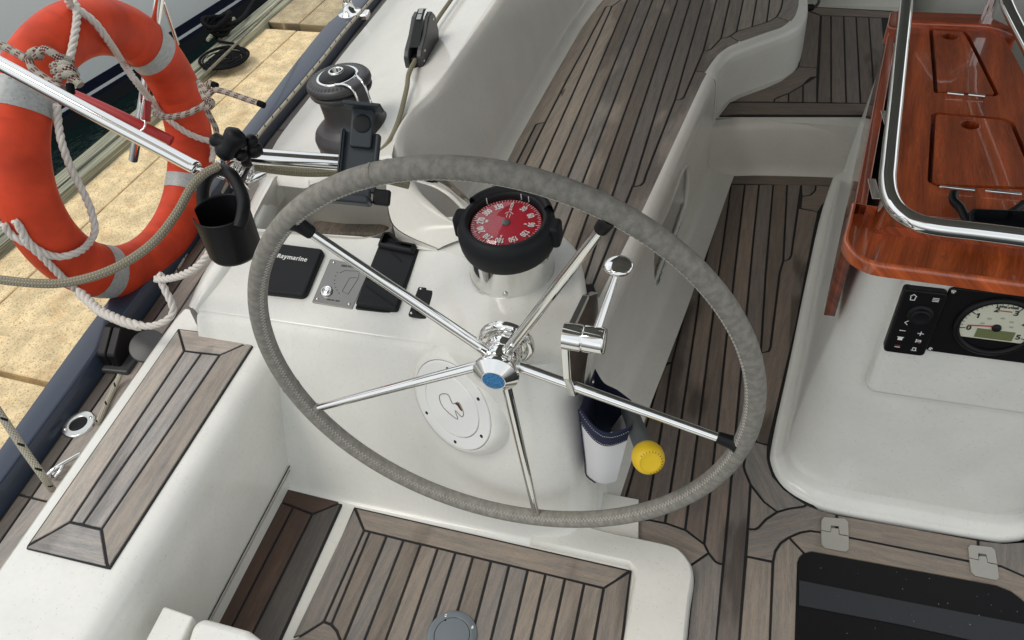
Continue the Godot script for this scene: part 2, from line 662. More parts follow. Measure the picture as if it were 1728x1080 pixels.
	var wi := wn.get_seamless_image(512, 512)
	wi.convert(Image.FORMAT_RGB8)
	M.water.normal_enabled = true
	M.water.normal_texture = normal_of(wi, 6.0)
	M.water.uv1_triplanar = true
	M.water.uv1_world_triplanar = true
	M.water.uv1_scale = Vector3.ONE * 0.8
	M.hull_white = mat(lin(0.80, 0.82, 0.80), 0.2)
	M.hull_navy = mat(lin(0.008, 0.010, 0.030), 0.25)
	M.antifoul = mat(lin(0.006, 0.009, 0.012), 0.7)
	var glass := mat(Color(0.1, 0.1, 0.1, 0.03), 0.02)
	glass.transparency = BaseMaterial3D.TRANSPARENCY_ALPHA
	M.glass = glass
	# wet, worn-out teak of the side deck
	M.wood_block = M.teak_floor2

# ---------------------------------------------------------------- levels (metres above the sole)
const WELL := 0.02
const PAD := 0.38
const SEAT := 0.36
const FORE := 0.19
const CREST := 0.66
const DECK := 0.275
const CAP := 0.32
const TABLE := 0.75
const DOCK := -0.6
const SEA := -1.2

func board(parent: Node3D, poly: PackedVector2Array, y: float, along: Vector2, kind: String, gap := 0.0055, called := "plank", deep := 0.007) -> void:
	var best := PackedVector2Array()
	for q in Geometry2D.offset_polygon(poly, -gap * 0.5, Geometry2D.JOIN_MITER):
		if q.size() > 2 and (best.is_empty() or absf(area_of(q)) > absf(area_of(best))):
			best = q
	if best.size() < 3 or absf(area_of(best)) < 0.00015:
		return
	best = ccw(best)
	var mb := MB.new()
	var d := along.normalized()
	var c := Vector2(-d.y, d.x)
	var off := Vector2(rng.randf(), rng.randf())
	var mid := Vector2.ZERO
	for q in best:
		mid += q / best.size()
	var at := 0
	var lip := inset(best, 0.0012)
	for q in lip:
		mb.add(Vector3(q.x, y, q.y), off + Vector2(c.dot(q - mid) / 0.11, d.dot(q - mid) / 0.75), Vector2(fposmod((q.x + 1.2) / 1.4, 100.0), (q.y + 3.2) / 3.0))
	var t := Geometry2D.triangulate_polygon(lip)
	if t.is_empty():                   # too tight a tip for the bevel: keep the edge square
		lip = best
		for i in lip.size():
			mb.v[i] = Vector3(lip[i].x, y, lip[i].y)
		t = Geometry2D.triangulate_polygon(lip)
	for i in range(0, t.size(), 3):
		var up := (lip[t[i + 1]] - lip[t[i]]).cross(lip[t[i + 2]] - lip[t[i]]) < 0.0
		if up:
			mb.tri(t[i], t[i + 1], t[i + 2])
		else:
			mb.tri(t[i], t[i + 2], t[i + 1])
	var n := best.size()
	at = mb.v.size()
	for k in 3:
		for i in n:
			var q: Vector2 = [lip[i], best[i], best[i]][k]
			mb.add(Vector3(q.x, [y, y - 0.0012, y - deep][k], q.y), off + Vector2(c.dot(q - mid) / 0.11, d.dot(q - mid) / 0.75), Vector2((q.x + 1.2) / 1.4, (q.y + 3.2) / 3.0))
	for k in 2:
		for i in n:
			var j := (i + 1) % n
			mb.quad(at + (k + 1) * n + i, at + (k + 1) * n + j, at + k * n + j, at + k * n + i)
	part(called, mb, M["%s%d" % [kind, rng.randi() % 4]], parent)
func area_of(p: PackedVector2Array) -> float:
	var a := 0.0
	for i in p.size():
		a += p[i].cross(p[(i + 1) % p.size()])
	return a * 0.5
# planks between neighbouring seams, cut to an outline
func field(parent: Node3D, seams: Array, outline: Array, y: float, kind: String) -> void:
	var cut := flat(outline, y) if not outline.is_empty() else PackedVector2Array()
	for i in seams.size() - 1:
		var a := flat(seams[i], y)
		var b := flat(seams[i + 1], y)
		var along := a[a.size() - 1] - a[0]
		b.reverse()
		a.append_array(b)
		if cut.is_empty():
			board(parent, a, y, along, kind)
			continue
		for q in Geometry2D.intersect_polygons(a, cut):
			board(parent, q, y, along, kind)
func piece(parent: Node3D, px: Array, y: float, kind: String, along := Vector2.ZERO) -> void:
	var p := flat(px, y)
	if along == Vector2.ZERO:          # the grain follows the longest side
		for i in p.size():
			var e := p[(i + 1) % p.size()] - p[i]
			if e.length() > along.length():
				along = e
	board(parent, p, y, along, kind)
func bed(parent: Node3D, px: Array, y: float, deep := 0.02) -> void:   # the black caulking under the boards
	var mb := MB.new()
	slab(mb, flat(px, y), y - deep, y - 0.0022, 0.0)
	part("caulking", mb, M.caulk, parent)

func build_teak() -> void:
	# ---- cockpit sole
	var sole := thing("cockpit_floor", "brown teak cockpit floor with black caulked seams", "floor", Vector3.ZERO, "", "structure")
	var le := [1212.8, 295.6, 1161.9, 428.9, 1150, 462, 1119.7, 550, 1074, 676, 1026, 814, 1005, 866]
	var mli := [1221.5, 311, 1187, 452, 1183, 449.5, 1178, 451, 1174, 456, 1167, 478, 1149.6, 550, 1134, 611, 1128, 611.3, 1121, 613, 1117, 618, 1098.3, 690, 1049.6, 861, 1040, 895]
	var rev := func(a: Array) -> Array:
		var o := []
		for i in range(a.size() - 2, -1, -2):
			o.append(a[i])
			o.append(a[i + 1])
		return o
	bed(sole, le + [995, 897] + [1040, 1180, 1900, 1180, 1900, 914, 1692, 916, 1526, 889, 1384, 862, 1335, 815, 1312, 790, 1310, 760, 1358, 550, 1375, 460, 1400, 348.6, 1430, 326, 1430, 296], 0.0)
	piece(sole, [1212.8, 295.6, 1248, 294.4, 1416, 298, 1414, 314, 1248, 310.3, 1221.5, 311], 0.0, "teak_sole")
	piece(sole, le + rev.call(mli), 0.0, "teak_sole", Vector2(0.13, -1))
	var a3 := [1178, 451, 1174, 456, 1167, 478, 1149.6, 550, 1134, 611, 1121.7, 690, 1094, 852, 1086, 900]
	var a2 := [1187, 452, 1180.8, 494, 1173.2, 550, 1152.2, 690, 1128.9, 842, 1118, 905]
	var b := [1233.7, 311, 1221.8, 400, 1210.7, 475.7, 1201, 550, 1182.8, 690, 1159.4, 868, 1150, 940]
	var c := [1257.2, 311, 1246.5, 400, 1235, 503, 1228, 554, 1213.6, 690, 1194, 868, 1180, 990]
	var d := [1281.2, 311, 1271.8, 400, 1258.5, 545, 1245, 690, 1228.5, 868, 1221, 951, 1208, 1080, 1203, 1130]
	var e := [1305, 311, 1297.5, 400, 1292.4, 460, 1284, 594.7, 1274, 680, 1262, 745, 1255, 787, 1258, 797, 1266.7, 817, 1261.9, 891, 1248, 1080, 1243, 1130]
	var banana_top := zq(900, 780, 3.6, [315, 402, 322, 392, 345, 385, 520, 358, 700, 348, 810, 370, 925, 410, 1040, 497, 1065, 550, 1105, 600, 1130, 614, 1155, 618])
	var body: Array = [1187, 300, 1330, 300, 1330, 1130, 1195, 1130] + zq(900, 780, 3.6, [1155, 900]) + rev.call(banana_top) + [990, 850, 1187, 400]
	field(sole, [[1117, 618, 1098.3, 690, 1049.6, 861, 1040, 895], [1134, 611, 1121.7, 690, 1094, 852, 1086, 900]], body, 0.0, "teak_sole")
	field(sole, [a3, a2], body, 0.0, "teak_sole")
	field(sole, [[1221.5, 311] + a2, b, c], body, 0.0, "teak_sole")
	field(sole, [c, d], body, 0.0, "teak_sole")
	field(sole, [d, e], [], 0.0, "teak_sole")
	field(sole, [[1305, 311, 1297.5, 400, 1292.4, 460, 1284, 594.7], [1328.6, 311, 1322, 440, 1316, 460, 1300.5, 585, 1298, 592, 1291, 594.5]], [], 0.0, "teak_sole")
	field(sole, [[1328.6, 311, 1322, 440], [1352, 311, 1335.5, 430, 1332, 437, 1327, 439.5]], [], 0.0, "teak_sole")
	piece(sole, [1352, 311, 1377, 312, 1376, 321, 1368, 329, 1353, 331], 0.0, "teak_sole")
	piece(sole, [1377, 312, 1414, 314, 1414, 326, 1395, 338, 1387, 347, 1381, 357, 1351, 351, 1353, 331, 1368, 329, 1376, 321], 0.0, "teak_sole")
	piece(sole, [1347, 351, 1381, 357, 1360.5, 460, 1343.8, 550, 1296.6, 751, 1276, 745, 1270, 710, 1274, 680, 1284, 594.7, 1298, 592, 1300.5, 585, 1316, 460, 1322, 440, 1332, 437, 1335.5, 430], 0.0, "teak_sole", Vector2(0.15, -1))
	# curved joinery round the console and the locker hatch
	var z4 := func(a: Array) -> Array: return zq(1248, 780, 3.6, a)
	piece(sole, zq(900, 780, 3.6, [318, 402, 345, 385, 520, 358, 700, 348, 810, 370, 925, 410, 1040, 497, 1065, 550, 945, 632, 880, 555, 780, 520, 500, 462, 345, 420]), 0.0, "teak_floor", Vector2(1, 0.25))
	piece(sole, zq(900, 780, 3.6, [945, 632, 1065, 550, 1105, 600, 1130, 614, 1155, 618, 1108, 1150, 925, 1150, 950, 900, 972, 720, 960, 660]), 0.0, "teak_floor", Vector2(0.05, 1))
	piece(sole, [1276, 745, 1296.6, 751] + z4.call([172, -30, 180, 10, 205, 85, 270, 160, 340, 212, 408, 255, 395, 265, 375, 270, 300, 280, 230, 300, 150, 240, 67, 133, 36, 60, 25, 25]) + [1262, 745], 0.0, "teak_floor", Vector2(0.5, 1))
	piece(sole, z4.call([67, 136, 150, 240, 230, 300, 160, 345, 115, 395, 95, 405, 50, 405]), 0.0, "teak_floor", Vector2(0.05, 1))
	piece(sole, z4.call([50, 405, 95, 405, 115, 395, 160, 345, 230, 300, 300, 280, 375, 270, 395, 265, 408, 255, 490, 288, 590, 315, 590, 440, 495, 425, 430, 415, 370, 425, 300, 455, 250, 490, 217, 540, 204, 602, 40, 570]), 0.0, "teak_floor", Vector2(1, -0.5))
	piece(sole, z4.call([40, 570, 203, 605, 183, 1150, -8, 1150]), 0.0, "teak_floor")
	piece(sole, z4.call([204, 602, 217, 540, 250, 490, 300, 455, 397, 556, 372, 580, 360, 612, 343, 1150, 181, 1150]), 0.0, "teak_floor", Vector2(0.05, 1))
	piece(sole, z4.call([300, 455, 370, 425, 430, 415, 495, 425, 665, 455, 1395, 600, 1590, 630, 1728, 690, 1850, 750, 1750, 870, 1725, 850, 1650, 790, 1560, 755, 520, 562, 440, 548, 397, 556]), 0.0, "teak_floor", Vector2(1, 0.03))
	piece(sole, z4.call([590, 315, 1450, 470, 1450, 612, 1395, 600, 665, 455, 590, 440]), 0.0, "teak_floor")
	piece(sole, z4.call([1450, 470, 1600, 488, 1900, 470, 1900, 770, 1850, 750, 1728, 690, 1590, 630, 1450, 612]), 0.0, "teak_floor")
	# ---- raised floor forward
	var fore := thing("bridge_deck", "dark teak raised floor at the forward end of the cockpit", "floor", Vector3.ZERO, "", "structure")
	var zz := func(a: Array) -> Array: return zq(1248, 0, 3.6, a)
	bed(fore, [1213, 196, 1232, 172, 1292, 150] + zq(1160, 0, 7.2, [1150, 1000, 1250, 925, 1345, 800, 1380, 600, 1395, 450, 1440, 100]) + [1365, 10, 1560, 20, 1560, 196], FORE)
	piece(fore, zz.call([-126, 703, -105, 680, -60, 625, 0, 620, 740, 628, 900, 630, 900, 700, 715, 698, 0, 694]), FORE, "teak_sole", Vector2(1, 0))
	piece(fore, zz.call([-56, 620, 0, 590, 60, 568] + [150, 535, 250, 490, 320, 440, 357, 405, 472, 412, 471, 462, 435, 466, 410, 485, 385, 515, 300, 565, 235, 588, 213, 600, 210, 618, 0, 616]), FORE, "teak_sole", Vector2(1, -0.7))
	piece(fore, zz.call([412, 66, 492, 94, 473, 412, 357, 405, 378, 300, 388, 200, 400, 100]), FORE, "teak_sole")
	piece(fore, zz.call([412, 60, 475, 43, 910, 68, 1000, 72, 1000, 112, 890, 107, 495, 92]), FORE, "teak_sole")
	field(fore, [zz.call([213, 600, 210, 618]), zz.call([299, 566, 297, 619]), zz.call([386, 515, 385, 620]), zz.call([471, 462, 471, 621])], [], FORE, "teak_sole")
	field(fore, [zz.call([497, 94, 471, 621]), zz.call([555, 96, 557, 622]), zz.call([632, 99, 648, 624]), zz.call([708, 102, 735, 626]), zz.call([785, 105, 822, 628]), zz.call([866, 108, 910, 630])], [], FORE, "teak_sole")
	# ---- port bench
	var seat := thing("cockpit_bench", "port cockpit bench with weathered teak slats and curved white front", "bench", Vector3(-0.4, 0, -2.0))
	var mi := [1323, -60, 1321, 0, 1319, 11, 1316, 19, 1310.7, 27.8, 1303, 33, 1294, 37, 1269, 45, 1243, 53, 1232, 60.7, 1226, 63.5, 1217, 64.5, 1209, 73, 1200, 82.6, 1195, 84.5, 1187.6, 84.7, 1173, 119.4, 1164.4, 140, 1154, 164.3, 1149, 167.5, 1139.3, 168.5, 1092.2, 290, 1086.4, 307.8, 1081, 312.5, 1067.6, 314.7, 1021, 430, 1000, 482]
	var oe := [1350, -60, 1350, 0, 1349, 11, 1344.7, 25, 1336, 37.5, 1320, 47, 1299, 54, 1271, 64, 1249, 72, 1230, 80, 1213, 93, 1200, 110, 1194.5, 125, 1186, 140, 1117, 290, 1100, 327, 1082, 365, 1010, 510]
	var left := [1090, -60, 1040, -22, 1017.5, 0, 1000, 20, 980, 48, 926.8, 140, 847, 279.6, 760, 430]
	bed(seat, oe + [760, 478] + rev.call(left), SEAT)
	var seams := [[1110, -60, 1090, -35, 1046.7, 0, 1032.8, 10.4, 980, 127.8, 974.7, 140, 907.4, 290, 822, 480], [1083.6, -60, 1058.5, 0, 994.6, 150, 934.4, 290, 853, 480], [1104, -60, 1080, 0, 1019.6, 150, 962.2, 290, 884, 480], [1124.3, -60, 1101.3, 0, 1043.9, 150, 990, 290, 917, 480], [1143.6, -60, 1122.4, 0, 1068.6, 150, 1018.5, 290, 950.5, 480], [1163.6, -60, 1143.6, 0, 1093.6, 150, 1046.9, 290, 983.5, 480], [1184, -60, 1165.4, 0, 1118.9, 150, 1076, 290, 1018, 480], [1204, -60, 1187.2, 0, 1144.6, 150, 1105, 290], [1224, -60, 1209.2, 0, 1172, 145], [1244.5, -60, 1231.5, 0, 1209, 100], [1262, -60, 1254.2, 0, 1238, 77], [1285, -60, 1276.7, 0, 1263, 80], [1305, -60, 1298.9, 0, 1289, 75], [1324, -60, 1322, 75]]
	var fld: Array = [1110, -60, 1090, -35, 1046.7, 0, 1032.8, 10.4, 980, 127.8, 907.4, 290, 822, 480] + rev.call(mi)
	field(seat, seams, fld, SEAT, "teak_seat")
	var fore_aft := Vector2(0.12, -1)
	piece(seat, mi.slice(mi.find(1173), mi.size()) + rev.call(oe.slice(oe.find(1194.5), oe.size())) + [1193, 121.7, 1174, 119.4], SEAT, "teak_seat", fore_aft)
	piece(seat, mi.slice(mi.find(1232), mi.find(1173) + 2) + [1192, 121.5] + rev.call(oe.slice(oe.find(1249), oe.find(1200) + 2)) + [1246, 69], SEAT, "teak_seat", Vector2(1, -1.6))
	piece(seat, mi.slice(mi.find(1310.7), mi.find(1232) + 2) + [1246, 69] + rev.call(oe.slice(oe.find(1320), oe.find(1249) + 2)) + [1334, 36], SEAT, "teak_seat", Vector2(1, -0.6))
	piece(seat, mi.slice(0, mi.find(1310.7) + 2) + [1334, 36] + rev.call(oe.slice(0, oe.find(1336) + 2)), SEAT, "teak_seat", Vector2(0.3, -1))
	piece(seat, left + [740, 478, 770, 478, 868.5, 281.7, 903.9, 210.8, 907, 208.5, 912, 207.3, 919.9, 206.7, 953.9, 140, 980, 91.7, 1022.4, 11.8, 1025, 10.6, 1028, 10, 1033.5, 10, 1046.7, 0, 1090, -35, 1110, -60], SEAT, "teak_seat", fore_aft)
	piece(seat, [919.9, 206.7, 912, 207.3, 907, 208.5, 903.9, 210.8, 868.5, 281.7, 770, 478, 790, 478, 881.7, 285.8], SEAT, "teak_seat", fore_aft)
	piece(seat, [1022.4, 11.8, 1025, 10.6, 1028, 10, 1032.8, 10.4, 980, 127.8, 974.7, 140, 907.4, 290, 822, 480, 790, 478, 881.7, 285.8, 919.9, 206.7, 953.9, 140, 980, 91.7], SEAT, "teak_seat", fore_aft)
	build_bench_front(seat, oe)
	# ---- helm well: platform and side step
	var well := thing("helm_platform", "teak helm platform sunk in a white moulded well under the wheel", "floor", Vector3.ZERO, "", "structure")
	bed(well, [597.5, 855, 1066, 962, 1046, 1130, 480, 1130], WELL)
	piece(well, [598, 855.5, 1065, 962.5, 1018.9, 992, 614.4, 894.7], WELL, "teak_floor")
	piece(well, [1065, 962.5, 1044, 1130, 994, 1130, 1018.9, 992], WELL, "teak_floor")
	var z6 := func(a: Array) -> Array: return zq(420, 780, 3.6, a)
	piece(well, z6.call([640, 274, 700, 413, 455, 968, 320, 1052, 255, 1075]), WELL, "teak_floor")
	piece(well, z6.call([455, 968, 500, 985, 535, 1025, 560, 1090, 590, 1260, 180, 1260, 255, 1075, 320, 1052]), WELL, "teak_floor", Vector2(1, 0))
	var top := [[614.4, 894.7], [624.2, 897], [652.8, 904], [681, 911], [710.3, 918], [738.9, 924.5], [768.6, 932], [798.3, 939], [828.9, 946.5], [859.4, 953.5], [890.8, 961], [920.8, 968], [953.6, 976], [986, 984], [1018.9, 992]]
	var low := [[546, 1049], [558.9, 1053.6], [562, 1126], [597, 1126], [634, 1126], [671, 1126], [708, 1126], [745, 1126], [782, 1126], [817, 1126], [852, 1126], [885, 1126], [921, 1126], [957, 1126], [994, 1126]]
	for i in 14:
		var px: Array = top[i] + top[i + 1] + low[i + 1] + low[i]
		if i == 0:
			px = top[0] + top[1] + [558.9, 1053.6, 546.4, 1048.9]
		elif i == 1:
			px = top[1] + top[2] + [581, 1080, 562, 1126, 584, 1130, 575, 1083, 568.6, 1065, 558.9, 1053.6]
			px = top[1] + top[2] + [577, 1088, 568.6, 1065, 558.9, 1053.6]
		piece(well, px, WELL, "teak_floor", Vector2(0.1, -1))
	var step := thing("side_step", "reddish damp teak step beside the helm platform", "step", Vector3(-0.95, WELL, -0.6))
	bed(step, [448, 797, 579, 846.5, 451, 1130, 259, 1130], WELL)
	piece(step, [449, 798, 577.8, 846.7, 527, 867.5, 465.8, 844], WELL, "teak_damp")
	piece(step, [449, 798, 465.8, 844, 308, 1130, 261, 1130], WELL, "teak_damp")
	piece(step, [465.8, 844, 495, 855, 353, 1130, 308, 1130], WELL, "teak_damp")
	piece(step, [495, 855, 527, 867.5, 395, 1130, 353, 1130], WELL, "teak_damp")
	piece(step, [577.8, 846.7, 449.5, 1130, 395, 1130, 527, 867.5], WELL, "teak_wet")
	# ---- helm side seat
	var pad := thing("helm_seat", "white moulded helm side seat topped with pale grey teak pad", "seat", Vector3(-1.15, 0, -0.6))
	bed(pad, [300, 554, 434, 571, 184, 959, 178, 958, 43.5, 925, 45, 920], PAD)
	piece(pad, [300, 554, 434, 571, 370.8, 598.6, 311, 591.7], PAD, "teak_dry")
	piece(pad, [300, 554, 311, 591.7, 118, 880.6, 44, 922], PAD, "teak_dry")
	piece(pad, [434, 571, 188, 952, 183, 958, 180, 950, 170.8, 893, 370.8, 598.6], PAD, "teak_dry")
	piece(pad, [44, 922, 118, 880.6, 170.8, 893, 180, 950, 182, 958, 43.6, 926], PAD, "teak_dry")
	piece(pad, [311, 591.7, 340, 595.6, 139, 885, 118, 880.6], PAD, "teak_dry")
	piece(pad, [340, 595.6, 370.8, 598.6, 170.8, 893, 139, 885], PAD, "teak_dry")
	build_helm_seat(pad)

func dense(px: Array, h: float, n := 4) -> Array:        # pixels on a level, as a smooth 3D line
	var a := []
	for i in range(0, px.size(), 2):
		a.append(P(px[i], px[i + 1], h))
	return smooth(a, n)
func lift(line: Array, dy: float, side := 0.0) -> Array:  # move a 3D line up and to its right
	var o := []
	for i in line.size():
		var d: Vector3 = (line[mini(i + 1, line.size() - 1)] - line[maxi(i - 1, 0)])
		d.y = 0
		d = d.normalized()
		o.append(line[i] + Vector3(-d.z, 0, d.x) * side + Vector3.UP * dy)
	return o

func build_bench_front(seat: Node3D, oe: Array) -> void:
	# white lip, front and cove below the teak; the line runs aft, so its right is the bench, its left the cockpit
	var mb := MB.new()
	var edge := dense(oe.slice(0, oe.size()), SEAT, 4)
	edge.append(Vector3(-0.30, SEAT, -0.95))
	var rows := []
	for r in [[-0.012, -0.004], [-0.0122, -0.001], [0.006, 0.001], [0.016, -0.003], [0.026, -0.012], [0.031, -0.024], [0.033, -0.04], [0.036, -0.12], [0.038, -0.2], [0.041, -0.30], [0.047, -0.322], [0.058, -0.337], [0.075, -0.348], [0.11, -0.355], [0.13, -0.357]]:
		rows.append(lift(edge, r[1], -r[0]))
	# the long hand slot through the front: the panel is meshed finely and left open inside the slot's outline
	var slot := []
	for q in [[1159, 279], [1150.7, 290], [1141.5, 314], [1121, 366], [1109, 388], [1099, 430], [1098, 465], [1101, 481], [1108, 468], [1118, 440], [1136, 403], [1152.6, 355], [1158, 332.6], [1161, 294]]:
		var wx := -0.17
		var w := PX(q[0], q[1], wx)
		for it in 30:
			wx = 0.5 * wx + 0.5 * lerpf(-0.106, -0.253, clampf((w.z + 2.3) / 1.1, 0.0, 1.0))
			w = PX(q[0], q[1], wx)
		slot.append(w)
	slot = smooth(slot, 3, true)
	var gate := PackedVector2Array()
	for q in slot:
		gate.append(Vector2(q.z, q.y))
	# upper lip and lower cove as they are, the flat part cut into small cells
	loft(mb, rows.slice(0, 7))
	loft(mb, rows.slice(9))
	var top_row: Array = rows[6]
	var mid_row: Array = rows[8]
	var low_row: Array = rows[9]
	var cols := []
	for i in top_row.size() - 1:
		var n := maxi(1, int((top_row[i] as Vector3).distance_to(top_row[i + 1]) / 0.006)) if top_row[i].z > -2.3 else 1
		for k in n:
			var f := float(k) / n
			cols.append([top_row[i].lerp(top_row[i + 1], f), mid_row[i].lerp(mid_row[i + 1], f), low_row[i].lerp(low_row[i + 1], f)])
	cols.append([top_row.back(), mid_row.back(), low_row.back()])
	var down := 40
	var at := mb.v.size()
	for c in cols:
		for k in down + 1:
			var f := float(k) / down
			mb.add(c[0].lerp(c[1], f / 0.62) if f < 0.62 else c[1].lerp(c[2], (f - 0.62) / 0.38))
	for i in cols.size() - 1:
		for k in down:
			var a := at + i * (down + 1) + k
			var m := (mb.v[a] + mb.v[a + down + 2]) * 0.5
			if m.z > -2.3 and Geometry2D.is_point_in_polygon(Vector2(m.z, m.y), gate):
				continue
			mb.quad(a, a + down + 1, a + down + 2, a + 1)
	part("front_panel", mb, M.gelcoat, seat)
	var rim := MB.new()
	var rl := []
	for q in slot:
		rl.append(q + Vector3(-0.001, 0, 0))
	tube(rim, rl, 0.0065, 10, true)
	part("slot_rim", rim, M.gelcoat, seat)
	# its frame and the deep pocket behind
	var liner := MB.new()
	loft(liner, [slot.map(func(q): return q), slot.map(func(q): return q + Vector3(-0.012, 0.0, 0)), slot.map(func(q): return q + Vector3(-0.013, 0.0, 0))], 1, 1, true)
	part("slot_frame", liner, M.brushed, seat)
	liner = MB.new()
	loft(liner, [slot.map(func(q): return q + Vector3(-0.012, 0.0, 0)), slot.map(func(q): return q + Vector3(-0.24, 0.0, 0))], 1, 1, true)
	var mid_c := Vector3.ZERO
	for q in slot:
		mid_c += q / slot.size()
	var c0 := liner.add(mid_c + Vector3(-0.245, 0, 0))
	for q in slot:
		liner.add(q + Vector3(-0.24, 0, 0))
	for i in slot.size():
		liner.tri(c0, c0 + 1 + i, c0 + 1 + (i + 1) % slot.size())
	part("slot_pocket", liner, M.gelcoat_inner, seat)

func build_helm_seat(pad: Node3D) -> void:
	var mb := MB.new()
	var inner := [P(452, 545, PAD), P(436, 571, PAD), P(310, 765, PAD), P(186, 957, PAD), P(60, 1150, PAD), P(-60, 1330, PAD)]
	var outer := [P(322, 520, PAD), P(296, 553, PAD), P(170, 735, PAD), P(42, 921, PAD), P(-90, 1110, PAD), P(-200, 1260, PAD)]
	for i in inner.size():
		inner[i] += Vector3(0.012, 0, 0)
		outer[i] += Vector3(-0.016, 0, 0)
	inner = smooth(inner, 5)
	outer = smooth(outer, 5)
	var rows := []
	for r in [[-0.03, -0.30], [-0.026, -0.10], [-0.02, -0.03], [-0.012, -0.012], [-0.0, -0.0055]]:
		rows.append(outer.map(func(q): return q + Vector3(r[0], r[1], 0)))
	for r in [[0.0, -0.0055], [0.02, -0.009], [0.034, -0.019], [0.042, -0.034], [0.045, -0.055], [0.043, -0.15], [0.040, -0.25], [0.038, -0.318]]:
		rows.append(inner.map(func(q): return q + Vector3(r[0] - 0.005, r[1], 0)))
	rows.append(inner.map(func(q): return Vector3(q.x + 0.03, WELL - 0.022, q.z)))
	loft(mb, rows)
	part("moulding", mb, M.gelcoat_fine, pad)
	# seam of the locker front, low on the inner face
	for k in 2:
		var s := MB.new()
		var line := []
		for q in inner:
			if q.z > -0.93 and q.z < 0.05:
				line.append(Vector3(q.x + 0.0365, 0.075 - 0.012 * k, q.z))
		tube(s, line, 0.0015, 6)
		part("locker_seam", s, [M.caulk, M.brushed][k], pad)

